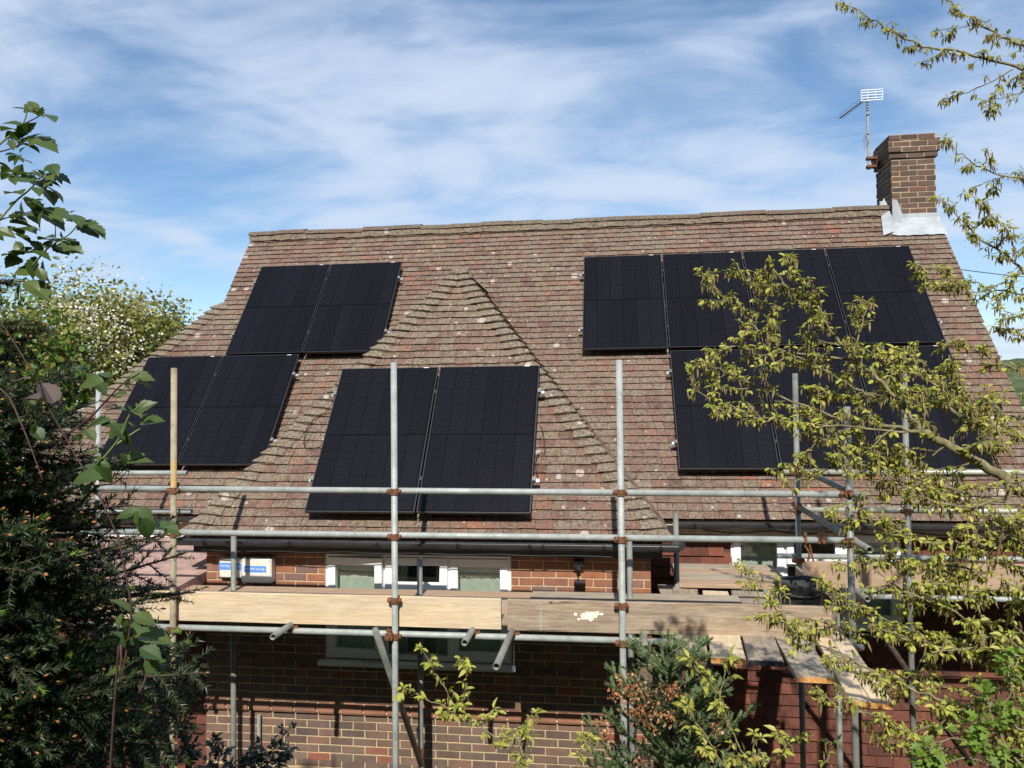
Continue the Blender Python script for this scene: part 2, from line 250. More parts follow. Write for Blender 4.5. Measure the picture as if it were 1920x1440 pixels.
# ------------------------------------------------------------------ mesh helpers
def V(*a): return np.array(a if len(a) > 1 else a[0], float)
def nrm(v): v = np.asarray(v, float); return v/max(1e-9, np.linalg.norm(v))
def frame_of(d):
    d = nrm(d); a = V(0, 0, 1) if abs(d[2]) < .9 else V(1, 0, 0); u = nrm(np.cross(d, a)); return u, np.cross(d, u)
class MB:
    def __init__(s): s.v = []; s.f = []; s.r = []; s.n = 0
    def add(s, v, f, r=0.):
        v = [tuple(map(float, p)) for p in v]; k = s.n; s.v += v; s.n += len(v)
        s.f += [tuple(i+k for i in q) for q in f]; s.r += [r]*len(f); return s
    def hexa(s, p, r=0.):            # 8 points: bottom 0-3 ccw, top 4-7
        return s.add(p, [(3, 2, 1, 0), (4, 5, 6, 7), (0, 1, 5, 4), (1, 2, 6, 5), (2, 3, 7, 6), (3, 0, 4, 7)], r)
    def box(s, lo, hi, r=0.):
        x0, y0, z0 = lo; x1, y1, z1 = hi
        return s.hexa([(x0, y0, z0), (x1, y0, z0), (x1, y1, z0), (x0, y1, z0), (x0, y0, z1), (x1, y0, z1), (x1, y1, z1), (x0, y1, z1)], r)
    def bbox(s, lo, hi, b=.003, r=0.):  # box with all edges chamfered
        lo = V(lo); hi = V(hi); vs = {}; pts = []
        for i in range(8):
            sg = [(i >> k) & 1 for k in range(3)]
            for ax in range(3):
                p = [hi[k]-(0 if k == ax else b) if sg[k] else lo[k]+(0 if k == ax else b) for k in range(3)]
                vs[(i, ax)] = len(pts); pts.append(p)
        F = []; c = (lo+hi)/2
        def face(idx):
            P = [V(pts[i]) for i in idx]; n = np.cross(P[1]-P[0], P[2]-P[0])
            F.append(tuple(idx) if n@(sum(P)/len(P)-c) > 0 else tuple(reversed(idx)))
        for ax in range(3):
            o = [k for k in range(3) if k != ax]
            for sd in (0, 1):
                q = [(a, bb) for a, bb in ((0, 0), (1, 0), (1, 1), (0, 1))]
                face([vs[((sd << ax)|(a << o[0])|(bb << o[1]), ax)] for a, bb in q])
            for a, bb in ((0, 0), (1, 0), (1, 1), (0, 1)):
                i0 = (a << o[0])|(bb << o[1]); i1 = i0|(1 << ax); face([vs[(i0, o[0])], vs[(i1, o[0])], vs[(i1, o[1])], vs[(i0, o[1])]])
        for i in range(8): face([vs[(i, 0)], vs[(i, 1)], vs[(i, 2)]])
        return s.add(pts, F, r)
    def tube(s, pts, rad, n=10, r=0., cap=True, hollow=0.):
        pts = [V(p) for p in pts]; m = len(pts); rad = [rad]*m if isinstance(rad, (int, float)) else rad
        ring = []; u = None
        for i, p in enumerate(pts):
            d = pts[min(i+1, m-1)]-pts[max(i-1, 0)]
            if u is None: u, w = frame_of(d)
            else: d = nrm(d); u = nrm(u-d*(u@d)); w = np.cross(d, u)
            ring += [p+(u*math.cos(2*math.pi*k/n)+w*math.sin(2*math.pi*k/n))*rad[i] for k in range(n)]
        f = [(i*n+k, i*n+(k+1) % n, (i+1)*n+(k+1) % n, (i+1)*n+k) for i in range(m-1) for k in range(n)]
        if hollow:
            base = len(ring)
            for e, i in ((0, 0), (1, m-1)):
                d = nrm(pts[1]-pts[0]) if e == 0 else nrm(pts[-2]-pts[-1]); c0 = pts[i]
                inner = [c0+(q-c0)*hollow for q in ring[i*n:(i+1)*n]]; deep = [q+d*rad[i]*5 for q in inner]; b0 = len(ring); ring += inner+deep
                for k in range(n):
                    k2 = (k+1) % n; a = (i*n+k, i*n+k2, b0+k2, b0+k); bq = (b0+k, b0+k2, b0+n+k2, b0+n+k)
                    f += [tuple(reversed(a)), tuple(reversed(bq))] if e == 0 else [a, bq]
                f.append(tuple(b0+n+k for k in range(n)) if e else tuple(b0+n+k for k in reversed(range(n))))
        elif cap: f += [tuple(reversed(range(n))), tuple((m-1)*n+k for k in range(n))]
        return s.add(ring, f, r)
    def ball(s, c, rad, r=0., n=6, sc=(1, 1, 1)):
        c = V(c); pts = [c+V(0, 0, -rad*sc[2])]
        for j in range(1, 4):
            t = -math.pi/2+math.pi*j/4
            pts += [c+V(math.cos(t)*math.cos(2*math.pi*k/n)*sc[0], math.cos(t)*math.sin(2*math.pi*k/n)*sc[1], math.sin(t)*sc[2])*rad for k in range(n)]
        pts.append(c+V(0, 0, rad*sc[2])); f = []
        for k in range(n):
            k2 = (k+1) % n; f += [(0, 1+k2, 1+k), (1+k, 1+k2, 1+n+k2, 1+n+k), (1+n+k, 1+n+k2, 1+2*n+k2, 1+2*n+k), (1+2*n+k, 1+2*n+k2, 1+3*n)]
        return s.add(pts, f, r)
    def prism(s, poly, axis, a, b, r=0.):   # poly: list of 2D points (other two axes in order), extruded along axis a..b
        n = len(poly); o = [k for k in range(3) if k != axis]; pts = []
        for t in (a, b):
            for p in poly:
                q = [0, 0, 0]; q[axis] = t; q[o[0]] = p[0]; q[o[1]] = p[1]; pts.append(q)
        return s.add(pts, [tuple(reversed(range(n))), tuple(range(n, 2*n))]+[(k, (k+1) % n, n+(k+1) % n, n+k) for k in range(n)], r)
    def build(s, name, mat, parent=None, origin=None, smooth=False, label=None):
        org = V(parent['_o']) if parent is not None else (V(origin) if origin is not None else s.base())
        vv = np.array(s.v, float)-org
        me = bpy.data.meshes.new(name); me.from_pydata(vv.tolist(), [], s.f)
        a = me.attributes.new('rnd', 'FLOAT', 'FACE'); a.data.foreach_set('value', np.array(s.r, np.float32))
        me.materials.append(mat)
        if smooth: me.polygons.foreach_set('use_smooth', [True]*len(me.polygons))
        return link(name, me, parent, org, label)
    def base(s):
        a = np.array(s.v); return V((a[:, 0].min()+a[:, 0].max())/2, (a[:, 1].min()+a[:, 1].max())/2, a[:, 2].min())
def link(name, me, parent, org, label=None):
    o = bpy.data.objects.new(name, me); COL.objects.link(o); o['_o'] = list(map(float, org))
    if parent is None: o.location = (org[0], org[1], org[2]+LIFT)
    else: o.parent = parent
    if label: o['label'] = label
    return o
def tag(o, label, cat, group=None, kind=None):
    if label: o['label'] = label
    if cat: o['category'] = cat
    if group: o['group'] = group
    if kind: o['kind'] = kind
    return o
def thing(name, label, cat, loc, group=None):
    o = bpy.data.objects.new(name, None); COL.objects.link(o); o.location = (loc[0], loc[1], loc[2]+LIFT); o.empty_display_size = .2
    o['_o'] = list(map(float, loc)); return tag(o, label, cat, group)
def fast_mesh(name, v, tri, rnd, mat, parent=None, origin=(0, 0, 0), stuff=True, smooth=False):
    org = V(parent['_o']) if parent is not None else V(origin)
    v = (np.asarray(v, float)-org).astype(np.float32); tri = np.asarray(tri, np.int32); k = tri.shape[1]
    me = bpy.data.meshes.new(name); me.vertices.add(len(v)); me.vertices.foreach_set('co', v.ravel())
    me.loops.add(tri.size); me.loops.foreach_set('vertex_index', tri.ravel()); me.polygons.add(len(tri))
    me.polygons.foreach_set('loop_start', np.arange(0, tri.size, k, dtype=np.int32)); me.polygons.foreach_set('loop_total', np.full(len(tri), k, np.int32))
    a = me.attributes.new('rnd', 'FLOAT', 'FACE'); a.data.foreach_set('value', np.asarray(rnd, np.float32))
    me.update(calc_edges=True); me.materials.append(mat)
    if smooth: me.polygons.foreach_set('use_smooth', [True]*len(tri))
    o = link(name, me, parent, org)
    if stuff: o['kind'] = 'stuff'
    return o

#@@SETTING
# ------------------------------------------------------------------ ground and hill
m = MB(); m.add([(-900, -900, -4.9), (900, -900, -4.9), (900, 1500, -4.9), (-900, 1500, -4.9)], [(0, 1, 2, 3)])
g = m.build('ground', M_GROUND, None, (0, 0, -4.9)); g['kind'] = 'structure'
def hill():
    nx, ny = 90, 24; v = []; f = []
    for j in range(ny):
        for i in range(nx):
            x = -420+i*10.5; y = 170+j*11; t = (x-60)/210; h = 27*math.exp(-((x-230)/150)**2)+9*math.exp(-((x+200)/160)**2)
            h *= math.sin(math.pi*min(1, (j)/(ny-1)*1.2)/2)**.8; h += random.uniform(-.9, .9)*(j > 0)
            v.append((x, y, -5.4+h+.5*math.sin(x*.4)*math.sin(y*.31)))
    f = [(j*nx+i, j*nx+i+1, (j+1)*nx+i+1, (j+1)*nx+i) for j in range(ny-1) for i in range(nx-1)]
    m = MB(); m.add(v, f); o = m.build('hill', M_HILL, None, (0, 170, -5.4)); o['kind'] = 'structure'
hill()

# ------------------------------------------------------------------ the house
HOUSE = thing('brick_house', 'brown brick house with mossy clay tiled roof and projecting hipped wing', 'house', (-1.8, 9.6, -4.9))
TM = 1.2751; EZ = -1.20; RZ = 2.69                       # main roof: slope, eave and ridge heights
def my(z): return 9.182+z/TM
TW = 1.342; WE = -1.19; WA = 1.63; WC = -1.788           # wing roof
def wy(z): return 6.865+(z+1.19)/TW
WH = 2.255; WS = WH/(WA-WE)                               # half width of the wing and side slope (x per z)
VL, VR = -5.54, 4.45; HZ = 1.526; HS = .823              # verges and left hip
def hipx(z): return VL-(HZ-z)*HS if z < HZ else VL

roof = MB(); e = .012
def rp(x, z, d=e): return (x, my(z)+d, z-d*.3)
roof.add([rp(VL, RZ), rp(VR, RZ), rp(VR, EZ), rp(hipx(EZ), EZ), rp(VL, HZ)], [(4, 3, 2, 1, 0)])
by = lambda z: 2*my(RZ)-my(z)
roof.add([(VL, my(RZ), RZ), (VR, my(RZ), RZ), (VR, by(EZ), EZ), (hipx(EZ), by(EZ), EZ), (VL, by(HZ), HZ)], [(0, 1, 2, 3, 4)])
roof.add([(VL, my(HZ), HZ), (hipx(EZ), my(EZ), EZ), (hipx(EZ), by(EZ), EZ), (VL, by(HZ), HZ)], [(0, 3, 2, 1)])
A = (WC, wy(WA)+.012, WA-.01); Bk = (WC, my(WA), WA-.01)
WL, WR = WC-WH, WC+WH
roof.add([A, (WL, wy(WE)+.012, WE-.01), (WR, wy(WE)+.012, WE-.01)], [(0, 1, 2)])
roof.add([A, (WR-.01, wy(WE)+.012, WE-.01), (WR-.01, my(WE), WE-.01), Bk], [(0, 1, 2, 3)])
roof.add([A, (WL+.01, wy(WE)+.012, WE-.01), (WL+.01, my(WE), WE-.01), Bk], [(3, 2, 1, 0)])
ROOF = roof.build('roof', M_CELLAR, HOUSE)
gm = MB(); gm.add([(VL+.05, my(RZ)-.02, RZ-.03), (VL+.05, my(HZ)+.02, HZ), (VL+.05, by(HZ)-.02, HZ)], [(0, 1, 2)]); gm.build('gablet_wall', M_CELLAR, HOUSE)

TILES = []       # (distance, verts, faces, rnd, on_front_wing)
def tile_field(org, u, s, n, L, lo, hi, skip=None, gauge=.0975, width=.158, front=False, cover=None):
    org, u, s, n = V(org), V(u), nrm(s), nrm(n); nc = int(L/gauge)+1
    for k in range(nc):
        s0 = k*gauge; s1 = min(s0+.165, L+.02); smid = min(s0+gauge*.5, L)
        a, b = lo(smid), hi(smid)
        if b-a < .03: continue
        sag = 0.006*math.sin(k*.9+1)
        x = a-((k % 2)*.5+.13*math.sin(k*3.3))*width
        while x < b:
            w = width*random.uniform(.985, 1.015); x0, x1 = max(x+.0018, a), min(x+w-.0018, b); x += w
            if x1-x0 < .015: continue
            if skip and skip((x0+x1)/2, smid): continue
            h0 = .034+random.uniform(-.0025, .0035); dl, dr = random.uniform(-.0022, .0022), random.uniform(-.0022, .0022); t0 = s0+random.uniform(-.004, .003)+sag*.3; th = .0135
            xl0, xl1 = max(x0, lo(min(s1, L))), min(x1, hi(min(s1, L)))
            if xl1-xl0 < .004: xl0 = xl1 = (xl0+xl1)/2; xl0 -= .002; xl1 += .002
            xm, xlm = (x0+x1)/2, (xl0+xl1)/2
            def P(xx, ss, hh): return org+u*xx+s*ss+n*hh
            vs = [P(x0, t0, h0+dl), P(xm, t0-.001, h0+.0018), P(x1, t0, h0+dr), P(xl0, s1, .006), P(xlm, s1, .007), P(xl1, s1, .006),
                  P(x0, t0+.001, h0+dl-th), P(xm, t0, h0+.0018-th), P(x1, t0+.001, h0+dr-th), P(xl0, s1, -.004), P(xl1, s1, -.004)]
            fs = [(0, 1, 4, 3), (1, 2, 5, 4), (6, 7, 1, 0), (7, 8, 2, 1), (9, 6, 0, 3), (8, 10, 5, 2)]
            c = P(xm, s0, 0); cov = cover and cover(xm, smid)
            TILES.append((np.linalg.norm(c)+(50 if cov else 0)+(0 if front else 8), vs, fs, random.random()))
sm = V(0, 1/TM, 1.); nmn = V(0, -TM, 1.); LM = (RZ-EZ)*math.hypot(1, 1/TM); qm = 1/math.hypot(1, 1/TM)
PANEL_RECTS = []
def wing_x(z): return (WC-(WA-z)*WS, WC+(WA-z)*WS) if z < WA else (9, 9)
def skip_main(x, s):
    z = EZ+s*qm; a, b = wing_x(z); return a+.10 < x < b-.10
tile_field((0, my(EZ), EZ), (1, 0, 0), sm, nmn, LM-.05, lambda s: hipx(EZ+s*qm), lambda s: VR, skip_main)
sw = V(0, 1/TW, 1.); nwn = V(0, -TW, 1.); LW = (WA-WE)*math.hypot(1, 1/TW); qw = 1/math.hypot(1, 1/TW)
DX, DV, PW, PH, PG = -2.857, .511, 1.046, 1.717, .0185
def cov_w(x, s):
    z = WE+s*qw; return DX-.02 < x < DX+2*PW+.02 and (DV-PH)*.80 < z < DV*.80
tile_field((0, wy(WE), WE), (1, 0, 0), sw, nwn, LW-.02, lambda s: wing_x(WE+s*qw)[0], lambda s: wing_x(WE+s*qw)[1], None, front=True, cover=cov_w)
# wing side slopes (right one seen edge-on above the valley)
ss_ = V(-WS, 0, 1.); ns_ = V(1, 0, WS); LS = (WA-WE)*math.hypot(1, WS); qs = 1/math.hypot(1, WS)
tile_field((WR, 0, WE), (0, 1, 0), ss_, ns_, LS-.02, lambda s: wy(WE+s*qs), lambda s: my(WE+s*qs)-.02)
tile_field((WL, 0, WE), (0, -1, 0), V(WS, 0, 1.), V(-1, 0, WS), LS-.02, lambda s: -(my(WE+s*qs)-.02), lambda s: -wy(WE+s*qs))
# left hip side of the main roof
tile_field((hipx(EZ), 0, EZ), (0, -1, 0), V(HS, 0, 1.), V(-1, 0, HS), (HZ-EZ)*math.hypot(1, HS), lambda s: -by(EZ+s/math.hypot(1, HS)), lambda s: -my(EZ+s/math.hypot(1, HS)))
TILES.sort(key=lambda t: t[0])
for d, vs, fs, r in TILES[:290]:
    m = MB(); m.add(vs, fs, r); m.build('tile', M_TILE, ROOF)
m = MB()
for d, vs, fs, r in TILES[290:]: m.add(vs, fs, r)
m.build('tile_field', M_TILE, ROOF)['kind'] = 'stuff'

def bonnet(p0, H, dz, na, nb, ta, tb, w, r):
    """rounded hip tile: its tail follows the tile course on both slopes and curls up over the hip"""
    na, nb, ta, tb = nrm(na), nrm(nb), V(ta), V(tb); mid = nrm(na+nb); m = MB(); v = []; K = 9; ka, kb = H@ta, H@tb
    for t, l0 in ((0, .050), (.45, .032), (1, .012)):
        for layer in (0, -.020):
            for k in range(K):
                q = k/(K-1)*2-1; aq = abs(q); d, kk, nn = (ta, ka, na) if q < 0 else (tb, kb, nb)
                up = (1-aq)**1.4; n_ = nrm(nn*aq+mid*(1-aq))
                v.append(p0+H*(dz*t)+d*(aq*max(.02, w-kk*dz*t))+n_*(l0+layer+.034*up*(1-.55*t))+(-d*(.022*up) - V(0, 0, .006*up) if t == 0 else 0))
    f = []
    for j in range(2):
        a = j*2*K; b = (j+1)*2*K
        for k in range(K-1): f += [(a+k, a+k+1, b+k+1, b+k), (a+K+k+1, a+K+k, b+K+k, b+K+k+1)]
        f += [(a, b, b+K, a+K), (a+K-1, a+2*K-1, b+2*K-1, b+K-1)]
    f += [(K+k, K+k+1, k+1, k) for k in range(K-1)]
    m.add(v, f, r); return m
def hip_line(p0, p1, na, nb, side, size=.14, step=.0975, qs=1.):
    p0, p1 = V(p0), V(p1); d = p1-p0; H = d/d[2]; dz = step*qs; n = int(d[2]/dz); ta = (side, 0, 0); tb = (0, 1, 0)
    for k in range(n):
        j = V(random.uniform(-.004, .004), random.uniform(-.004, .004), random.uniform(-.003, .003))
        b = bonnet(p0+H*(dz*k)+j, H, dz*1.55, na, nb, ta, tb, size*random.uniform(.92, 1.08), random.uniform(.3, .8)); b.build('hip_tile', M_HIP, ROOF)
hip_line((WL, wy(WE), WE), (WC, wy(WA), WA), nwn, V(-1, 0, WS), 1, .18, qs=qw)
hip_line((WR, wy(WE), WE), (WC, wy(WA), WA), nwn, V(1, 0, WS), -1, .18, qs=qw)
hip_line((hipx(EZ), my(EZ), EZ), (VL, my(HZ), HZ), nmn, V(-1, 0, HS), 1, .18, qs=qm)
# mortar apex lump on the wing, ridge behind it
m = MB(); ap = V(WC, wy(WA), WA); v = []
for j in range(6):
    for k in range(12):
        t = j/5*1.35; a = 2*math.pi*k/12; rr = .165*math.sin(t)*random.uniform(.9, 1.12)
        v.append(ap+V(rr*math.cos(a)*1.0, .03+rr*math.sin(a)*.8, -.055+.115*math.cos(t)*random.uniform(.95, 1.05)-.06*(math.sin(t)**2)*(1.1)))
m.add(v, [(j*12+k, (j+1)*12+k, (j+1)*12+(k+1) % 12, j*12+(k+1) % 12) for j in range(5) for k in range(12)], .55); m.build('hip_apex_mortar', M_RIDGE, ROOF, smooth=True)
def ridge_tile(c, axis, L, r0, rnd):
    m = MB(); v = []; K = 9; axis = nrm(axis); side = nrm(np.cross(axis, V(0, 0, 1)))
    for t in (0, 1):
        for lay in (1., .86):
            for k in range(K):
                a = -1.35+2.7*k/(K-1); v.append(c+axis*(L*t)+side*(math.sin(a)*r0*lay*1.05)+V(0, 0, math.cos(a)*r0*lay*.78-.035))
    f = [(k, k+1, 2*K+k+1, 2*K+k) for k in range(K-1)]+[(K+k, k, k+1, K+k+1)[::-1] for k in range(K-1)]+[(2*K+k, 2*K+k+1, 3*K+k+1, 3*K+k)[::-1] for k in range(K-1)]
    m.add(v, f, rnd); return m
x = VL-.02; k = 0
while x < 3.80:
    L = min(.456, 3.84-x)
    ridge_tile(V(x, my(RZ), RZ+.012+.008*math.sin(k*1.7)+random.uniform(-.004, .004)), (1, random.uniform(-.006, .006), random.uniform(-.010, .010)), L-.004, .135, random.uniform(.35, .75)).build('ridge_tile', M_RIDGE, ROOF, smooth=True); x += L; k += 1
y = wy(WA)+.12
while y < my(WA)+.05:
    ridge_tile(V(WC, y, WA-.025), (0, 1, 0), .44, .10, .5).build('ridge_tile', M_RIDGE, ROOF, smooth=True); y += .45
m = MB(); v = []                                                   # mortar bedding under the ridge
for i in range(90):
    x = VL+(3.84-VL)*i/89; v += [(x, my(RZ)-.135+random.uniform(-.008, .006), RZ-.085+random.uniform(-.012, .008)), (x, my(RZ)-.112+random.uniform(-.006, .006), RZ+.045)]
m.add(v, [(2*i, 2*i+2, 2*i+3, 2*i+1) for i in range(89)], .6); m.build('ridge_mortar', M_RIDGE, ROOF)

# --- walls
WY = 7.0; WX0, WX1 = -3.914, .310; MY = 8.40
WIN = (-2.72, -.95, -2.39, -1.365)                         # x0,x1,z0,z1 wing window opening
RWIN = (1.21, 2.915, -2.33, -1.34)
m = MB()
def wall_hole(m, x0, x1, z0, z1, y, h, t=.1):
    a, b, c, d = h
    m.box((x0, y, z0), (a, y+t, z1)); m.box((b, y, z0), (x1, y+t, z1)); m.box((a, y, z0), (b, y+t, c)); m.box((a, y, d), (b, y+t, z1))
BF = .006                                                  # mortar recess behind brick faces
wall_hole(m, WX0+BF, WX1-BF, -4.9, WE+.05, WY+BF, WIN)
m.box((WX0+BF, WY+.106, -4.9), (WX0+.1, MY, WE+.05)); m.box((WX1-.1, WY+.106, -4.9), (WX1-BF, MY, WE+.05))
WALL = m.build('wall', M_MORTAR, HOUSE)
BR = []
def brick_wall(x0, x1, z0, z1, y, holes, axis=0, matf=None, sgn=1, jit=.0022, bl=.2155, bh=.065, pitch=.225, course=.075, zref=0., half=0., prio=0.):
    """stretcher bond bricks; axis 0: wall runs along x facing -y, axis 1: along y facing sgn*x"""
    k0 = math.floor((z0-zref)/course); k = k0
    while zref+k*course < z1-.02:
        za = max(zref+k*course+.005, z0); zb = min(za+bh, z1); x = x0-pitch*(.5 if k % 2 else 0.)-half; i = 0
        while x < x1:
            a, b = max(x+.005, x0), min(x+pitch-.005, x1); x += pitch
            segs = [(a, b)]
            for h in holes:
                ns = []
                for (p, q) in segs:
                    if zb > h[2]+.01 and za < h[3]-.01 and q > h[0] and p < h[1]:
                        if p < h[0]-.01: ns.append((p, h[0]-.006))
                        if q > h[1]+.01: ns.append((h[1]+.006, q))
                    else: ns.append((p, q))
                segs = ns
            for p, q in segs:
                if q-p < .03: continue
                j = random.uniform(-jit, jit); z_a, z_b = za+random.uniform(-.0015, .0015), zb+random.uniform(-.0015, .0015); c = .004
                if axis == 0:
                    f0 = y+j; vs = [(p, y+.03, z_a), (q, y+.03, z_a), (q, y+.03, z_b), (p, y+.03, z_b), (p, f0+c, z_a), (q, f0+c, z_a), (q, f0+c, z_b), (p, f0+c, z_b), (p+c, f0, z_a+c), (q-c, f0, z_a+c), (q-c, f0, z_b-c), (p+c, f0, z_b-c)]
                else:
                    f0 = y+sgn*j; s_ = sgn; vs = [(y-s_*.03, p, z_a), (y-s_*.03, q, z_a), (y-s_*.03, q, z_b), (y-s_*.03, p, z_b), (f0-s_*c, p, z_a), (f0-s_*c, q, z_a), (f0-s_*c, q, z_b), (f0-s_*c, p, z_b), (f0, p+c, z_a+c), (f0, q-c, z_a+c), (f0, q-c, z_b-c), (f0, p+c, z_b-c)]
                fs = [(0, 1, 5, 4), (1, 2, 6, 5), (2, 3, 7, 6), (3, 0, 4, 7), (4, 5, 9, 8), (5, 6, 10, 9), (6, 7, 11, 10), (7, 4, 8, 11), (8, 9, 10, 11)]
                if axis == 1 and sgn < 0: fs = [t[::-1] for t in fs]
                BR.append((prio, vs, fs, random.random(), matf((p+q)/2, za)))
        k += 1
SZ0, SZ1 = -2.845, -2.755                                   # string course
bm = lambda x, z: M_BRICK if z < -1.75 else M_BRICKR  # bricks between string course and deck browned to paint in the deck's shade
HOLES = [(WIN[0]-.0, WIN[1]+.0, WIN[2]-.03, WIN[3]), (WX0-1, WX1+1, SZ0-.004, SZ1+.004)]
brick_wall(WX0, WX1, -4.9, -3.35, WY, [], matf=bm, prio=5, zref=-2.92)
brick_wall(WX0, WX1, -3.35, SZ0, WY, [], matf=bm, prio=0, zref=-2.92)
brick_wall(WX0, WX1, SZ1, -2.42, WY, HOLES[:1], matf=bm, prio=2, zref=SZ1+.002)
brick_wall(WX0, WX1, -2.42, -1.7, WY, HOLES[:1], matf=bm, prio=3, zref=SZ1+.002)
brick_wall(WX0, WX1, -1.7, WE-.05, WY, HOLES[:1], matf=bm, prio=0.5, zref=SZ1+.002)
brick_wall(WY+.012, MY, -4.9, WE, WX0, [], 1, bm, -1, prio=6); brick_wall(WY+.012, MY, -4.9, WE, WX1, [], 1, bm, 1, prio=6)
BR.sort(key=lambda t: t[0])
NB = 235
for pr, vs, fs, r, mt in BR[:NB]: mm = MB(); mm.add(vs, fs, r); mm.build('brick', mt, WALL)
for mt, nm in ((M_BRICK, 'brown_brickwork'), (M_BRICKR, 'red_brickwork')):
    mm = MB(); [mm.add(vs, fs, r) for pr, vs, fs, r, q in BR[NB:] if q is mt]; mm.build(nm, mt, WALL)['kind'] = 'stuff'
x = WX0; k = 0
while x < WX1-.02:                                          # bullnose string course
    b = min(x+.215, WX1); poly = [(WY+.02, SZ0), (WY-.030, SZ0), (WY-.038, SZ0+.02), (WY-.038, SZ1-.045), (WY-.030, SZ1-.020), (WY-.014, SZ1-.005), (WY+.02, SZ1)]
    mm = MB(); mm.prism([(p, q) for p, q in poly], 0, x+.004, b-.004, random.random()); mm.build('string_course_brick', M_BULL, WALL); x += .225
mm = MB(); mm.box((WX0+.004, WY-.020, SZ0+.006), (WX1-.004, WY+.01, SZ1-.010)); mm.build('string_course_mortar', M_MORTAR, WALL)
# main walls behind (tile hung), gable and back walls
m = MB(); wall_hole(m, WX1+.002, VR-.15, -4.9, EZ+.12, MY+.03, RWIN); m.box((hipx(EZ)+.25, MY+.03, -4.9), (WX0-.002, MY+.13, EZ+.12))
m.box((VR-.25, MY+.135, -4.9), (VR-.15, by(EZ)-.2, EZ+.12)); m.box((hipx(EZ)+.25, MY+.135, -4.9), (hipx(EZ)+.35, by(EZ)-.2, EZ+.12)); m.box((hipx(EZ)+.25, by(EZ)-.3, -4.9), (VR-.15, by(EZ)-.2, EZ+.12))
m.add([(VR-.15, my(EZ)+.25, EZ+.1), (VR-.15, by(EZ)-.25, EZ+.1), (VR-.15, my(RZ), RZ-.15)], [(0, 1, 2)])
BACKW = m.build('rear_wall', M_CELLAR, HOUSE)
WTL = []
def hung(x0, x1, z0, z1, y, hole=None, g=.118, w=.165):
    k = 0; z = z0
    while z < z1:
        x = x0-(k % 2)*w*.5
        while x < x1:
            a, b = max(x+.0015, x0), min(x+w-.0015, x1); x += w
            if b-a < .03 or (hole and b > hole[0]+.02 and a < hole[1]-.02 and z+g > hole[2]+.02 and z < hole[3]-.02): continue
            j = random.uniform(-.003, .003); t = z+random.uniform(-.003, .003); f0 = y-.018+j
            vs = [(a, f0, t), (b, f0+random.uniform(-.003, .003), t), (b, y+.012, z+g*1.3), (a, y+.012, z+g*1.3), (a, f0+.013, t), (b, f0+.013, t)]
            WTL.append((abs(x-2.2)+(6 if x < WX0 else 0)+(4 if z < -3.7 else 0), vs, [(0, 1, 2, 3), (4, 5, 1, 0), (0, 3, 4), (1, 5, 2)], random.random()))
        z += g; k += 1
hung(WX1+.004, VR-.14, -4.9, EZ-.02, MY+.01, RWIN); hung(hipx(EZ)+.25, WX0-.01, -4.9, EZ-.02, MY+.01)
WTL.sort(key=lambda t: t[0])
for d, vs, fs, r in WTL[:250]: mm = MB(); mm.add(vs, fs, r); mm.build('wall_tile', M_WTILE, BACKW)
mm = MB(); [mm.add(vs, fs, r) for d, vs, fs, r in WTL[250:]]; mm.build('wall_tile_field', M_WTILE, BACKW)['kind'] = 'stuff'

# --- fascia, soffit, gutters
m = MB(); m.box((WL+.06, WY-.105, WE-.155), (WR-.06, WY-.085, WE-.012)); m.box((WL+.06, WY-.084, WE-.155), (WR-.06, WY+.006, WE-.140)); m.build('fascia', M_GUT, HOUSE)
m = MB(); m.box((WR-.03, MY-.11, EZ-.155), (VR-.02, MY-.09, EZ-.012)); m.build('fascia', M_FASC, HOUSE)
m = MB(); m.box((hipx(EZ)+.1, MY-.11, EZ-.155), (WL+.03, MY-.09, EZ-.012)); m.build('fascia', M_FASC, HOUSE)
def gutter(p0, p1, rad=.058, brackets=(), ends=(True, True)):
    p0, p1 = V(p0), V(p1); d = nrm(p1-p0); sd = nrm(np.cross(d, V(0, 0, 1))); m = MB(); K = 11; v = []
    for p in (p0, p1):
        for rr in (rad, rad-.004):
            v += [p+sd*math.cos(math.pi*k/(K-1))*rr+V(0, 0, -math.sin(math.pi*k/(K-1))*rr) for k in range(K)]
    f = []
    for k in range(K-1): f += [(k, k+1, 2*K+k+1, 2*K+k), (K+k+1, K+k, 3*K+k, 3*K+k+1)]
    f += [(0, 2*K, 3*K, K), (K-1, 2*K-1, 4*K-1, 3*K-1)]
    if ends[0]: f.append(tuple(range(K)))
    if ends[1]: f.append(tuple(reversed(range(2*K, 3*K))))
    m.add(v, f); g = m.build('gutter', M_GUT, HOUSE, smooth=False)
    for t in brackets:
        c = p0+(p1-p0)*t; m = MB(); v = []
        for e_ in (-.018, .018): v += [c+d*e_+sd*math.cos(math.pi*k/(K-1))*(rad+.005)+V(0, 0, -math.sin(math.pi*k/(K-1))*(rad+.005)) for k in range(K)]
        m.add(v, [(k, k+1, K+k+1, K+k) for k in range(K-1)]+[(k+1, k, K+k, K+k+1) for k in range(K-1)]); m.tube([c+sd*(rad+.003), c+sd*(rad+.003)+V(0, 0, .012)], .006, 6); m.build('gutter_bracket', M_GUT, g)
GY = wy(WE)-.075
gutter((WL-.02, GY, WE-.02), (WR+.08, GY, WE-.02), brackets=(.06, .24, .42, .58, .72, .745, .86, .965))
gutter((WR+.08, GY+.06, WE-.02), (WR+.08, my(WE)-.3, WE-.02), brackets=(.3, .8))
gutter((WL-.06, GY+.9, WE-.03), (WL-.06, GY+.06, WE-.03), brackets=(.4,))
gutter((WR+.15, my(EZ)-.07, EZ-.02), (VR+.05, my(EZ)-.07, EZ-.02), brackets=(.05, .3, .55, .8))
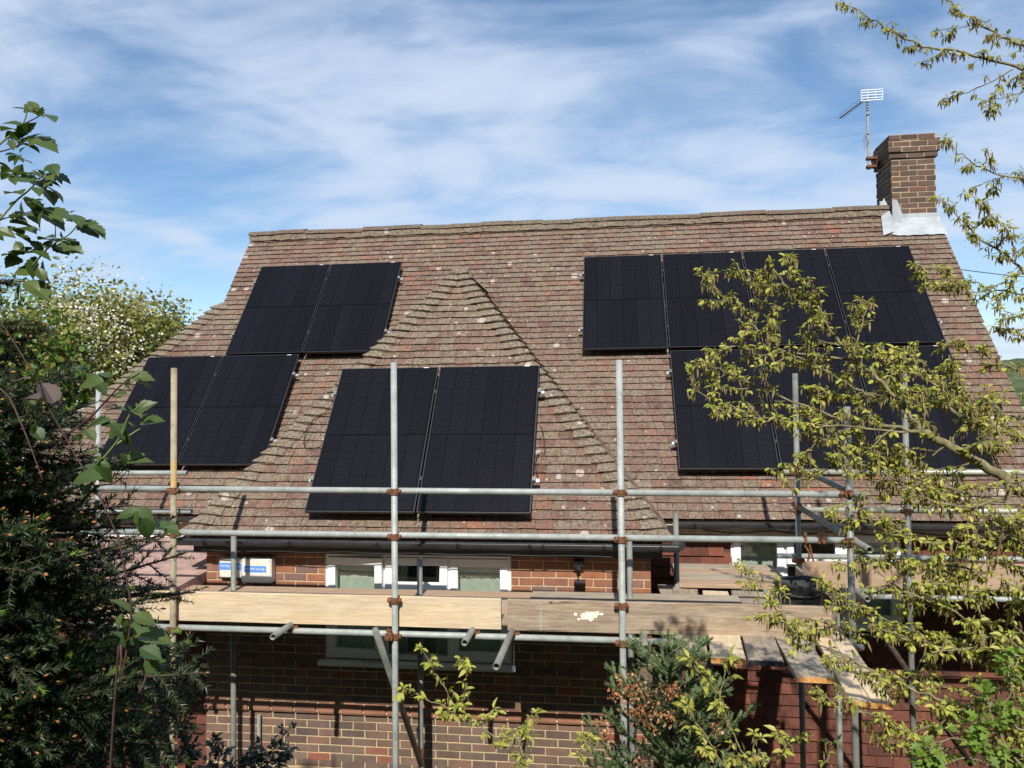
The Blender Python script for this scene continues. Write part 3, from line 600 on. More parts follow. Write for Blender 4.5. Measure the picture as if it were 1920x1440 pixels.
gutter((hipx(EZ)-.05, my(EZ)-.07, EZ-.02), (WL-.12, my(EZ)-.07, EZ-.02), brackets=(.2, .5, .8))
m = MB(); m.tube([(-3.36, WY-.035, -4.88), (-3.36, WY-.035, -2.88)], .017, 8); m.build('conduit_pipe', M_GALV, HOUSE)
m = MB(); pts = [(WL+.2+i*.2, GY+.02+.004*math.sin(i*2.1), WE-.118-.012*abs(math.sin(i*.9))) for i in range(21)]; m.tube(pts, .005, 5); m.build('eaves_cable', M_CABLE, HOUSE)
m = MB(); pts = [(.9+i*.12, MY-.13, EZ-.10-.035*abs(math.sin(i*.55))) for i in range(24)]; m.tube(pts, .006, 5); m.build('eaves_cable', M_CABLE, HOUSE)
# half-round valley mortar seen along the right of the wing
m = MB(); v = []
for i in range(40):
    z = WE+(WA-WE)*i/39; x = WC+(WA-z)*WS; y_ = my(z); v += [(x-.045, y_-.03, z+.022), (x+.03, y_-.045, z+.012)]
m.add(v, [(2*i, 2*i+1, 2*i+3, 2*i+2) for i in range(39)]); m.build('valley_lining', M_RIDGE, ROOF)

# --- windows
def frame_rect(m, x0, x1, z0, z1, y, w=.055, d=.06, b=.004):
    m.bbox((x0, y, z0), (x0+w, y+d, z1), b); m.bbox((x1-w, y, z0), (x1, y+d, z1), b); m.bbox((x0+w, y+.001, z0), (x1-w, y+d-.001, z0+w), b); m.bbox((x0+w, y+.001, z1-w), (x1-w, y+d-.001, z1), b)
def seal_rect(m, x0, x1, z0, z1, y, w=.007):
    m.box((x0, y, z0), (x0+w, y+.01, z1)); m.box((x1-w, y, z0), (x1, y+.01, z1)); m.box((x0+w, y, z0), (x1-w, y+.01, z0+w)); m.box((x0+w, y, z1-w), (x1-w, y+.01, z1))
def rotz_pts(m, px, py, ang):
    c, s = math.cos(ang), math.sin(ang); m.v = [(px+(x-px)*c-(y-py)*s, py+(x-px)*s+(y-py)*c, z) for x, y, z in m.v]; return m
def rotx_pts(m, py, pz, ang):
    c, s = math.cos(ang), math.sin(ang); m.v = [(x, py+(y-py)*c-(z-pz)*s, pz+(y-py)*s+(z-pz)*c) for x, y, z in m.v]; return m
def casement(parent, x0, x1, z0, z1, y, ang=0, hinge=None, handle=True, top=0.):
    w = .072; fm, gm, sm2 = MB(), MB(), MB(); frame_rect(fm, x0, x1, z0, z1, y, w, .06); gm.box((x0+w-.005, y+.026, z0+w-.005), (x1-w+.005, y+.032, z1-w+.005)); seal_rect(sm2, x0+w-.007, x1-w+.007, z0+w-.007, z1-w+.007, y+.010)
    hm = MB(); hm.bbox((x1-w*.62, y+.062, (z0+z1)/2-.06), (x1-w*.38, y+.085, (z0+z1)/2+.06), .003)
    for q in (fm, gm, sm2, hm):
        if ang: rotz_pts(q, hinge, y, ang)
        if top: rotx_pts(q, y+.03, z1, top)
    c = fm.build('casement', M_UPVC, parent); gm.build('pane', M_GLASS, c); sm2.build('seal', M_RUBBER, c); hm.build('handle', M_UPVC, c)
def room(x0, x1, z0, z1, y0, y1):
    m = MB(); m.box((x0, y1, z0), (x1, y1+.05, z1)); m.box((x0-.05, y0, z0), (x0, y1, z1)); m.box((x1, y0, z0), (x1+.05, y1, z1)); m.box((x0, y0, z0-.05), (x1, y1, z0)); m.box((x0, y0, z1), (x1, y1, z1+.05)); return m
fm = MB(); x0, x1, z0, z1 = WIN; z0 += .045; fy = WY+.012; o_ = .045
frame_rect(fm, x0, x1, z0, z1, fy, .045, .075); xa, xb = -2.142, -1.528
fm.bbox((xa-.022, fy+.002, z0+.045), (xa+.022, fy+.073, z1-.045), .004); fm.bbox((xb-.022, fy+.002, z0+.045), (xb+.022, fy+.073, z1-.045), .004); fm.bbox((xa+.022, fy+.003, -1.71), (xb-.022, fy+.072, -1.665), .004)
WINO = fm.build('window', M_UPVC, HOUSE)
casement(WINO, x0+.03, xa-.012, z0+.028, z1-.028, fy-.012, R(-5), x0+.03); casement(WINO, xb+.012, x1-.03, z0+.028, z1-.028, fy-.012)
casement(WINO, xa+.012, xb-.012, -1.685, z1-.028, fy-.014, 0, None, True, R(-9))
gm = MB(); gm.box((xa+.02, fy+.03, z0+.04), (xb-.02, fy+.036, -1.70)); gm.build('pane', M_GLASS, WINO)
m = MB(); m.prism([(WY+.02, WIN[2]+.045), (WY-.055, WIN[2]+.030), (WY-.060, WIN[2]+.002), (WY-.052, WIN[2]-.004), (WY+.02, WIN[2]-.004)], 0, WIN[0]-.055, WIN[1]+.03); m.build('sill', M_UPVC, WINO)
m = MB(); seal_rect(m, WIN[0]-.006, WIN[1]+.006, WIN[2]+.046, WIN[3]+.004, fy-.002, .006); m.build('seal', M_RUBBER, WINO)
room(WX0+.11, WX1-.11, -3.2, -1.25, WY+.11, MY+.9).build('room', M_PLASTER, HOUSE)
def curtain(x0, x1, z0, z1, y, name='curtain'):
    m = MB(); n = 40; v = []
    for i in range(n+1):
        x = x0+(x1-x0)*i/n; d = .005*math.sin(i*1.9)+.004*math.sin(i*.7); v += [(x, y+d, z0), (x, y+d, z1)]
    m.add(v, [(2*i, 2*i+2, 2*i+3, 2*i+1) for i in range(n)]); m.build(name, M_CURT, HOUSE, smooth=True)
curtain(-2.67, -2.17, -2.34, -1.40, WY+.115, 'net_curtain'); curtain(-1.50, -1.00, -2.34, -1.40, WY+.115, 'net_curtain'); curtain(-2.12, -1.98, -2.34, -1.40, WY+.22); curtain(-1.70, -1.56, -2.34, -1.40, WY+.22)
m = MB(); m.bbox((WIN[0]-.05, WY+.09, WIN[2]-.0), (WIN[1]+.05, WY+.30, WIN[2]+.03), .004); m.build('inner_sill', M_UPVC, HOUSE)
fm = MB(); x0, x1, z0, z1 = RWIN; z0 += .04; fy = MY+.012; frame_rect(fm, x0, x1, z0, z1, fy, .05, .075); xa, xb = 1.765, 2.345
for q in (xa, xb): fm.bbox((q-.022, fy+.002, z0+.05), (q+.022, fy+.073, z1-.05), .004)
fm.bbox((xa+.022, fy+.003, -1.70), (xb-.022, fy+.072, -1.655), .004)
RW = fm.build('window', M_UPVC, HOUSE)
casement(RW, x0+.03, xa-.012, z0+.028, z1-.028, fy-.012); casement(RW, xb+.012, x1-.03, z0+.028, z1-.028, fy-.012); casement(RW, xa+.012, xb-.012, -1.672, z1-.028, fy-.014, 0, None, True, R(-5))
gm = MB(); gm.box((xa+.02, fy+.03, z0+.04), (xb-.02, fy+.036, -1.69)); gm.build('pane', M_GLASS, RW)
m = MB(); m.prism([(MY+.02, z0+.01), (MY-.06, z0-.005), (MY-.06, z0-.04), (MY+.02, z0-.04)], 0, x0-.05, x1+.05); m.build('sill', M_UPVC, RW)
room(.5, VR-.3, -3.2, -1.25, MY+.14, MY+2.4).build('room', M_PLASTER, HOUSE)
curtain(1.27, 1.72, -2.3, -1.37, MY+.20, 'net_curtain'); curtain(2.40, 2.85, -2.3, -1.37, MY+.20, 'net_curtain')

# --- chimney
CX0, CX1, CY0, CY1, CT = 3.845, 4.42, 11.10, 11.66, 3.70
m = MB(); m.box((CX0+.004, CY0+.004, 2.2), (CX1-.004, CY1-.004, CT-.33)); m.box((CX0-.020, CY0-.020, CT-.325), (CX1+.020, CY1+.020, CT-.255)); m.box((CX0-.044, CY0-.044, CT-.250), (CX1+.044, CY1+.044, CT-.08)); m.box((CX0-.022, CY0-.022, CT-.08), (CX1+.022, CY1+.022, CT-.002))
CHIM = m.build('chimney', M_MORTD, HOUSE)
BR = []; bc = lambda x, z: M_BRICKC
def ring(e_, z0, z1, zref, half=0.):
    brick_wall(CX0-e_, CX1+e_, z0, z1, CY0-e_, [], 0, bc, zref=zref, half=half, jit=.004); brick_wall(CY0-e_+.032, CY1+e_, z0, z1, CX0-e_, [], 1, bc, -1, zref=zref, half=half, jit=.004)
    brick_wall(CY0-e_+.032, CY1+e_, z0, z1, CX1+e_, [], 1, bc, 1, zref=zref, half=half, jit=.004, prio=1); brick_wall(CX0-e_, CX1+e_, z0, z1, CY1+e_+.03, [], 0, bc, zref=zref, prio=1)
ring(0, 2.30, CT-.335, 2.30); ring(.024, CT-.330, CT-.257, CT-.33); ring(.048, CT-.252, CT-.08, CT-.255, .05); ring(.026, CT-.078, CT, CT-.08, .08)
for pr, vs, fs, r, mt in BR:
    if pr == 0: mm = MB(); mm.add(vs, fs, r); mm.build('chimney_brick', mt, CHIM)
mm = MB(); [mm.add(vs, fs, r) for pr, vs, fs, r, q in BR if pr]; mm.build('chimney_brickwork', M_BRICKC, CHIM)['kind'] = 'stuff'
def lay(x, z, off): return (x, my(z)-off*.787, z+off*.617)
m = MB(); v = []; n = 24
for i in range(n+1):                                              # lead apron dressed over the tiles in front of the stack
    t = i/n; x = 3.70+(4.475-3.70)*t; zb = 2.235+.004*math.sin(i*1.3)+(.05*(1-t*5) if t < .2 else 0); v += [lay(x, zb, .046+.002*math.sin(i*2.1)), lay(x, 2.36, .052+.002*math.sin(i*1.7+1)), (min(max(x, CX0-.01), CX1+.03), CY0-.035, 2.475), (min(max(x, CX0-.01), CX1+.03), CY0-.012, 2.575)]
m.add(v, [(4*i+j, 4*i+4+j, 4*i+5+j, 4*i+1+j) for i in range(n) for j in range(3)]); m.build('flashing', M_LEAD, CHIM, smooth=True)
m = MB(); m.bbox((CX0+.06, CY0-.020, 2.545), (CX1+.03, CY0-.013, 2.60), .002); m.build('flashing', M_LEAD, CHIM)
m = MB(); f0 = CY0-.040; m.prism([(CX0-.012, 2.42), (CX0+.10, 2.42), (CX0+.115, 2.60), (CX0+.05, 2.79), (CX0-.012, 2.80)], 1, f0, f0+.006); m.build('flashing', M_LEAD, CHIM)
m = MB(); v = []
for i in range(15):
    t = i/14; z = 2.30+.52*t; cv = .13*math.exp(-((t-.0)*2.4)**2); v += [lay(CX0-.13-.06*(1-t)+.05*t, z-.06*(1-t), .05), lay(CX0-.05, z-.02, .075), (CX0-.006, min(my(z), CY1), z+.10+.08*(1-t))]
m.add(v, [(3*i+j, 3*i+1+j, 3*i+4+j, 3*i+3+j) for i in range(14) for j in range(2)]); m.build('flashing', M_LEAD, CHIM, smooth=True)
# --- porch roof on the left of the wing
m = MB(); m.hexa([(-6.1, 6.45, -1.70), (WX0-.012, 6.45, -1.70), (WX0-.012, 8.30, -1.58), (-6.1, 8.30, -1.58), (-6.1, 6.45, -1.60), (WX0-.012, 6.45, -1.60), (WX0-.012, 8.30, -1.46), (-6.1, 8.30, -1.46)]); PO = m.build('porch_roof', M_FELT, HOUSE)
m = MB(); m.box((-6.1, 6.425, -1.72), (WX0-.012, 6.449, -1.59)); m.build('fascia', M_GUT, PO)
m = MB(); m.box((-6.1, 8.29, -1.455), (WX0-.012, 8.31, -1.40)); m.build('flashing', M_UPVC, PO)
m = MB(); m.bbox((-5.95, 6.5, -4.9), (-5.85, 6.6, -1.69), .004); m.build('porch_post', M_GUT, PO)

# ------------------------------------------------------------------ tv antenna
MX, MYY = CX0-.16, 11.52
AN = thing('tv_antenna', 'thin television aerial on a mast strapped to the brick chimney', 'aerial', (MX, MYY, 3.38))
m = MB(); m.tube([(MX, MYY, 3.36), (MX, MYY, 4.44)], .018, 8); m.build('mast', M_GALV, AN)
for z in (3.86, 4.14): m = MB(); m.tube([(MX, MYY, z), (MX, MYY, z+.018)], .021, 8); m.build('band', M_CABLE, AN)
m = MB(); m.bbox((MX-.03, MYY-.04, 3.38), (CX0-.045, MYY+.04, 3.42), .004); m.bbox((MX-.03, MYY-.04, 3.50), (CX0-.050, MYY+.04, 3.54), .004); m.bbox((CX0-.062, MYY-.05, 3.37), (CX0-.049, MYY+.05, 3.55), .003); m.build('bracket', M_RUST, AN)
b0, b1 = V(MX+.02, MYY-.10, 4.40), V(3.49, 12.17, 4.36); m = MB(); m.tube([b0, b1], .010, 6); m.build('boom', M_GALVD, AN)
d = nrm(b1-b0); sd = nrm(np.cross(d, V(0, 0, 1)))
for i in range(13):
    c = b0+(b1-b0)*(.16+.84*i/12); m = MB(); m.tube([c-sd*.085+V(0, 0, .012), c+sd*.085+V(0, 0, .012)], .003, 4); m.build('element', M_GALVD, AN)
for z in (-.075, -.04, 0, .04, .075):
    m = MB(); c = b0-d*.03+V(0, 0, z-.01); m.bbox(tuple(c-V(.145, .006, .008)), tuple(c+V(.145, .006, .008)), .002); m.build('reflector_bar', M_RAIL, AN)
for xx in (-.145, -.05, .05, .145): m = MB(); c = b0-d*.03+V(xx, .008, -.01); m.bbox(tuple(c-V(.006, .006, .085)), tuple(c+V(.006, .006, .085)), .002); m.build('reflector_bar', M_RAIL, AN)
b2, b3 = V(MX, MYY-.02, 3.74), V(MX-.16, MYY-.35, 3.76); m = MB(); m.tube([b2, b3], .006, 5); m.build('boom', M_RAIL, AN)
for i in range(7): c = b2+(b3-b2)*(i/6); w = .10-.006*i; m = MB(); m.tube([c+V(-w*.5, w*.3, -w), c+V(w*.5, -w*.3, w)], .0025, 4); m.build('element', M_RAIL, AN)

# ------------------------------------------------------------------ solar panels
STAND = .032; AM, AD = math.atan(TM), math.atan(TW); CM, CD = 9.020, 7.589
def panel_meshes():
    t, fw = .032, .011
    f = MB(); f.bbox((0, -PH, -t), (fw, 0, 0), .0015); f.bbox((PW-fw, -PH, -t), (PW, 0, 0), .0015); f.bbox((fw, -fw, -t), (PW-fw, 0, -.0003), .0015); f.bbox((fw, -PH, -t), (PW-fw, -PH+fw, -.0003), .0015)
    b = MB(); b.box((fw, -PH+fw, -.008), (PW-fw, -fw, -.004))
    cw = (PW-2*fw-.022)/6; ch = (PH-2*fw-.036)/2
    c = MB(); c.box((0, 0, -.004), (cw-.0022, ch, -.0022))
    l = MB(); l.box((PW-.16, -.010, -.0001), (PW-.105, -.003, .0006))
    out = []
    for mm, nm, mt in ((f, 'frame', M_FRAME), (b, 'backsheet', M_BACK), (c, 'cell_string', M_CELL), (l, 'serial_sticker', M_WHITEP)):
        me = bpy.data.meshes.new(nm); me.from_pydata(mm.v, [], mm.f); me.materials.append(mt); out.append(me)
    return out, cw, ch, fw
PM, PCW, PCH, PFW = panel_meshes()
def panel(x, v, a, c, label, group):
    p = V(x, c+v*math.cos(a)-STAND*math.sin(a), v*math.sin(a)+STAND*math.cos(a)); t = thing('solar_module', label, 'solar panel', p, group); t.rotation_euler = (a, 0, 0)
    fr = bpy.data.objects.new('frame', PM[0]); bk = bpy.data.objects.new('backsheet', PM[1]); st = bpy.data.objects.new('serial_sticker', PM[3])
    for o in (fr, bk, st): COL.objects.link(o); o.parent = t
    for i in range(6):
        for j in range(2):
            o = bpy.data.objects.new('cell_string', PM[2]); COL.objects.link(o); o.parent = t; o.location = (PFW+.011+i*PCW, -PH+PFW+.010+j*(PCH+.016), 0)
ST = PW+PG; G1 = 'solar panels left of the wing roof'; G2 = 'solar panels right of the wing roof'; G3 = 'solar panels on the hipped wing'
LU, LL, RU, RL = (-5.081, 2.639), (-6.161, .885), (-.3745, 2.597), (.691, .827)
panel(LU[0], LU[1], AM, CM, 'black solar panel in the upper pair beside the stepped left gable edge', G1)
panel(LU[0]+ST, LU[1], AM, CM, 'black solar panel in the upper pair whose corner is tucked behind the hip tiles', G1)
panel(LL[0], LL[1], AM, CM, 'black solar panel in the lower pair beside the flared hip, behind bramble leaves', G1)
panel(LL[0]+ST, LL[1], AM, CM, 'black solar panel in the lower pair, partly hidden by the wing hip tiles', G1)
for i, l in enumerate(('black solar panel at the end of the upper row with bare tiles under it', 'second black solar panel of the upper row from the end with bare tiles below', 'third black solar panel of the upper row, behind the tallest leafy twigs', 'black solar panel directly below the chimney flashing')):
    panel(RU[0]+i*ST, RU[1], AM, CM, l, G2)
for i, l in enumerate(('black solar panel of the lower row with its bottom corner clear of twigs', 'middle black solar panel of the lower row of three behind the leafy branches', 'black solar panel of the lower row next to the gable verge, behind branches')):
    panel(RL[0]+i*ST, RL[1], AM, CM, l, G2)
panel(DX, DV, AD, CD, 'black solar panel on the hipped wing roof with the scaffold pole across it', G3)
panel(DX+ST, DV, AD, CD, 'black solar panel on the hipped wing roof with a loose cable beside it', G3)
RG = 'aluminium rails under the solar panels'
def rail(x0, x1, v, a, c, label, gaps):
    p = V((x0+x1)/2, c+v*math.cos(a)-STAND*math.sin(a), v*math.sin(a)+STAND*math.cos(a)); t = thing('mounting_rail', label, 'rail', p, RG); t.rotation_euler = (a, 0, 0); h = (x1-x0)/2
    def loc(mm, nm, mt): 
        me = bpy.data.meshes.new(nm); me.from_pydata(mm.v, [], mm.f); me.materials.append(mt); o = bpy.data.objects.new(nm, me); COL.objects.link(o); o.parent = t
    m = MB(); m.bbox((-h, -.02, -.073), (h, .02, -.0325), .002); m.bbox((-h-.0015, -.014, -.060), (-h+.002, .014, -.040), .0005); m.bbox((h-.002, -.014, -.060), (h+.0015, .014, -.040), .0005); loc(m, 'bar', M_RAIL)
    for g_ in gaps:
        m = MB(); m.bbox((g_-p[0]-.016, -.022, -.032), (g_-p[0]+.016, .022, .003), .002); m.tube([(g_-p[0], 0, .003), (g_-p[0], 0, .007)], .006, 8); loc(m, 'clamp', M_FRAME if x0+.1 < g_ < x1-.1 else M_GALVD)
    n = max(2, int((x1-x0)/.9))
    for i in range(n): xx = -h+.15+(2*h-.3)*i/(n-1); m = MB(); m.bbox((xx-.02, -.03, -.165), (xx+.02, -.018, -.05), .001); m.bbox((xx-.02, -.018, -.165), (xx+.02, .09, -.155), .001); loc(m, 'roof_hook', M_GALVD)
def rails(x, n, v, a, c, words):
    x0, x1 = x-.055, x+n*ST-PG+.06
    for f_, w_ in ((.19, 'upper'), (.79, 'lower')):
        rail(x0, x1, v-PH*f_, a, c, '%s silver mounting rail under the %s' % (w_, words), [x-.012]+[x+i*ST-PG/2 for i in range(1, n)]+[x+n*ST-PG+.012])
rails(LU[0], 2, LU[1], AM, CM, 'upper pair of panels left of the wing'); rails(LL[0], 2, LL[1], AM, CM, 'lower pair of panels left of the wing')
rails(RU[0], 4, RU[1], AM, CM, 'row of four panels near the chimney'); rails(RL[0], 3, RL[1], AM, CM, 'row of three panels above the main gutter'); rails(DX, 2, DV, AD, CD, 'pair of panels on the hipped wing')
def roofpt(x, z, off, wing=True): return V(x, (wy(z) if wing else my(z))-off*.8, z+off*.6)
m = MB(); pts = [roofpt(DX+2*ST+.00+.10*math.sin(t*1.1)*t*.2+.05*t*.35, -.22-.085*t+.05*math.sin(t*2.1), .055) for t in np.linspace(0, 5, 26)]; m.tube(pts, .004, 5)
tag(m.build('solar_cable', M_CABLE), 'loose black cable looping down the tiles beside the wing panel with the rail end', 'cable')
m = MB(); pts = [roofpt(DX+.06-.30*math.sin(t*math.pi)-.02, -.10-.34*t+.09*math.sin(t*7), .055) for t in np.linspace(0, 1, 26)]; m.tube(pts, .004, 5)
tag(m.build('solar_cable', M_CABLE), 'loose black cable curling out over the left hip tiles of the wing', 'cable')
m = MB(); pts = [roofpt(RU[0]+.02+.30*t, 1.24-.30*t, .055+.03*math.sin(t*3), False) for t in np.linspace(0, 1, 14)]; m.tube(pts, .004, 5)
tag(m.build('solar_cable', M_CABLE), 'thin black cable trailing down bare tiles below the end panel', 'cable')

# ------------------------------------------------------------------ fittings on the wing wall
def text_mesh(txt, size):
    cu = bpy.data.curves.new('lettering', 'FONT'); cu.body = txt; cu.size = size; cu.align_x = 'CENTER'; cu.align_y = 'CENTER'; cu.extrude = .0004
    o = bpy.data.objects.new('lettering', cu); COL.objects.link(o); dg = bpy.context.evaluated_depsgraph_get(); me = bpy.data.meshes.new_from_object(o.evaluated_get(dg)); bpy.data.objects.remove(o); return me
def put_text(txt, size, c, mat, parent):
    me = text_mesh(txt, size); me.materials.clear(); me.materials.append(mat); o = bpy.data.objects.new('lettering', me); COL.objects.link(o); o.parent = parent; org = V(parent['_o'])
    o.location = tuple(V(c)-org); o.rotation_euler = (R(90), 0, 0)
def alarm(x0, x1, z0, z1, dep, lab, lx0, lx1, lz0, lz1):
    t = thing('alarm_box', lab, 'alarm box', ((x0+x1)/2, WY, z0), 'alarm boxes under the eaves'); yf = WY-.004-dep
    m = MB(); m.bbox((x0, yf, z0), (x1, WY-.003, z1), .012); m.build('case', M_BOX, t)
    m = MB(); m.box((lx0, yf-.0012, lz0), (lx1, yf+.002, lz1)); m.build('blue_label', M_BLUE, t)
    put_text('MATRIX Security', (lx1-lx0)*.122, ((lx0+lx1)/2, yf-.0018, (lz0+lz1)/2+.002), M_WHITEP, t)
    for a in (x0+.018, x1-.018):
        for b in (z0+.018, z1-.018): m = MB(); m.tube([(a, yf-.002, b), (a, yf+.004, b)], .004, 6); m.build('screw', M_GALVD, t)
alarm(-3.752, -3.522, -1.60, -1.405, .055, 'smaller cream alarm box with blue label behind the scaffold pole', -3.750, -3.524, -1.52, -1.455)
alarm(-3.506, -3.205, -1.633, -1.40, .10, 'larger cream alarm box with blue security label next to the window', -3.475, -3.255, -1.53, -1.47)
t = thing('security_light', 'small black wall sensor lamp under the wing gutter with its lead', 'lamp', (-.335, WY, -1.62))
q = at(1085, 1056, WY-.05); m = MB(); m.bbox((q[0]-.045, WY-.085, q[2]-.03), (q[0]+.045, WY-.003, q[2]+.03), .008); m.tube([(q[0], WY-.06, q[2]-.03), (q[0], WY-.075, q[2]-.055)], .02, 8); m.build('sensor', M_GUT, t)
q2 = at(1087, 1094, WY-.06); m = MB(); m.bbox((q2[0]-.05, WY-.11, q2[2]-.018), (q2[0]+.05, WY-.003, q2[2]+.025), .006); m.build('lamp_head', M_GUT, t)
m = MB(); m.tube([(q[0]-.01, WY-.02, q[2]-.03), (q[0]-.012, WY-.03, (q[2]+q2[2])/2), (q2[0]-.01, WY-.03, q2[2]+.02)], .004, 5); m.build('lead', M_CABLE, t)

# ------------------------------------------------------------------ scaffold
SCF = thing('scaffold', 'galvanised tube scaffold with rusty couplers around the house', 'scaffold', (-1, 6.3, -4.9)); TR = .02415
def tb(name, p0, p1, mat=M_GALV, hol=0., lab=None):
    m = MB(); m.tube([p0, p1], TR, 16, hollow=hol); return m.build(name, mat, SCF, smooth=False, label=lab)
def shade(o):
    me = o.data; me.polygons.foreach_set('use_smooth', [len(p.vertices) == 4 for p in me.polygons]); return o
def coupler(p, d1, d2, off=None):
    p = V(p); d1, d2 = nrm(d1), nrm(d2); o = nrm(np.cross(d1, d2)); m = MB(); j = random.uniform(-.006, .006)
    a = p; b = p+o*(off if off is not None else 0)
    m.tube([a-d1*.024, a+d1*.024], TR+.008, 12); m.tube([b-d2*.024, b+d2*.024], TR+.008, 12)
    u1 = nrm(np.cross(d1, o)); m.tube([a+u1*.028-o*.002, a+u1*.060], .014, 8); m.tube([a+u1*.045-d1*.020, a+u1*.045+d1*.020], .010, 6); m.tube([a-u1*.030, a-u1*.048], .017, 8)
    u2 = nrm(np.cross(d2, o)); m.tube([b+u2*.028, b+u2*.058], .013, 8); m.tube([b+u2*.045-o*.022, b+u2*.045+o*.022], .009, 6); m.bbox(tuple((a+b)/2-.018), tuple((a+b)/2+.018), .004)
    m.build('coupler', M_RUST, SCF)
FY = 5.78; LY = FY+.050; G = -4.88
STD = [(-3.51, FY, .343, M_POLEY), (-1.685, FY, .354, M_GALV), (.046, FY, .344, M_GALV), (1.66, FY, -.02, M_GALVD)]
for x, y, zt, mt in STD: shade(tb('standard', (x+(.012 if x > 1 else -.004), y, G), (x, y, zt), mt, .84))
for x, y, zt in ((-3.425, 6.60, -1.10), (-1.70, 6.60, -1.31), (.117, 6.60, -1.10), (.56, 7.30, -1.0), (1.78, 6.60, -1.70)): shade(tb('standard', (x, y, G), (x, y, zt), M_GALVD, .84))
BY = 7.1
for x, zt in ((1.606, .275), (2.523, .262), (4.3, .26), (-5.123, .397), (-6.143, .10)): shade(tb('standard', (x, BY, G), (x, BY, zt), M_GALVD if x > 0 else M_GALV, .84))
def lg(z0, x0, x1, y, mt, z1=None): return shade(tb('ledger', (x0, y, z0), (x1, y, z1 if z1 is not None else z0), mt, .84))
lg(-.630, -4.55, 1.70, LY, M_GALV, -.655); lg(-.985, -4.6, 1.72, LY, M_GALV); lg(-1.745, -4.4, .95, LY, M_GALV); lg(-1.745, .95, 1.75, LY, M_GALVD)
lg(-1.745, -4.4, 1.75, 6.65, M_GALVD)
lg(-.606, 1.5, 5.2, BY+.05, M_GALVY); lg(-.94, 1.55, 5.2, BY+.05, M_GALVY); lg(-1.368, 1.45, 5.2, BY+.14, M_GALV); lg(-1.695, 1.5, 5.2, BY+.05, M_GALV); lg(-1.745, .62, 5.2, BY+.95, M_GALVD)
lg(-.62, -6.6, -4.2, BY+.05, M_GALV); lg(-.75, -6.4, -4.1, BY-.2, M_GALV); lg(-1.0, -6.6, -4.15, BY+.05, M_GALV)
for x, y0, y1, mt in ((-2.545, 5.50, 6.80, M_GALVD), (-1.09, 5.50, 6.80, M_GALVD), (-.785, 5.02, 6.80, M_GALVD), (.20, 5.50, 6.80, M_GALVD), (-3.75, 5.68, 6.80, M_GALVD)): shade(tb('transom', (x, y0, -1.697), (x, y1, -1.697), mt, .84))
shade(tb('transom', (.70, 5.50, -2.00), (.70, 8.2, -2.02), M_GALVD, .84)); 
for x in (2.1, 3.0, 4.0): shade(tb('transom', (x, BY-.25, -1.647), (x, 8.25, -1.647), M_GALVD, .84))
shade(tb('guardrail', (1.600, 7.22, -.555), (1.715, 5.60, -.655), M_GALVD, .84)); shade(tb('guardrail', (1.600, 7.22, -.900), (1.715, 5.52, -.995), M_GALVD, .84))
shade(tb('brace', (-1.755, 5.50, -1.62), (-1.695, 6.56, -3.06), M_GALVD, .84)); shade(tb('brace', (1.98, 6.75, -1.60), (2.9, 6.9, -3.0), M_BARKD, .84, 'dark brown brace tube'))  # second brace takes the dark bark colour instead of galvanised
for x, y, zt, mt in STD:
    for z in (-.638, -.985, -1.745):
        if z < zt: coupler((x, FY, z-.004), (0, 0, 1), (1, 0, 0), .05)
    if x < 1: coupler((x, FY, -1.475), (0, 0, 1), (1, 0, 0), .03)
for x in (1.606, 2.523, 4.3):
    for z in (-.606, -.94, -1.695): coupler((x, BY, z), (0, 0, 1), (1, 0, 0), .05)
    coupler((x, BY, -1.38), (0, 0, 1), (1, 0, 0), .04)
for x in (-2.545, -1.09, -.785, .20): coupler((x, LY, -1.72), (1, 0, 0), (0, 1, 0), .0)
for p in ((1.66, 5.78, -.64), (1.66, 5.78, -.98), (1.606, 7.1, -.56), (1.606, 7.1, -.90), (1.48, LY, -.985), (-1.72, 5.74, -1.74), (-1.70, 6.58, -3.0)): coupler(p, (0, 0, 1), (0, 1, .1), 0.)
m = MB(); c = V(1.36, LY, -.985)                                              # open coupler hanging from the mid rail
for a0, a1, rr in ((-1.2, 1.8, .033),):
    pts = [c+V(.004, rr*math.sin(a), rr*math.cos(a)) for a in np.linspace(0, 6.28, 14)]; m.tube(pts, .009, 6)
pts = [c+V(-.005+.03*math.sin(t*2.6), -.03, -.035-.11*t) for t in np.linspace(0, 1, 9)]; m.tube(pts, .008, 6); m.tube([c+V(.03, -.02, -.03), c+V(.055, -.02, -.15)], .007, 6); m.tube([c+V(0, -.02, .03), c+V(0, -.02, .06)], .012, 6); m.build('coupler', M_RUST, SCF)

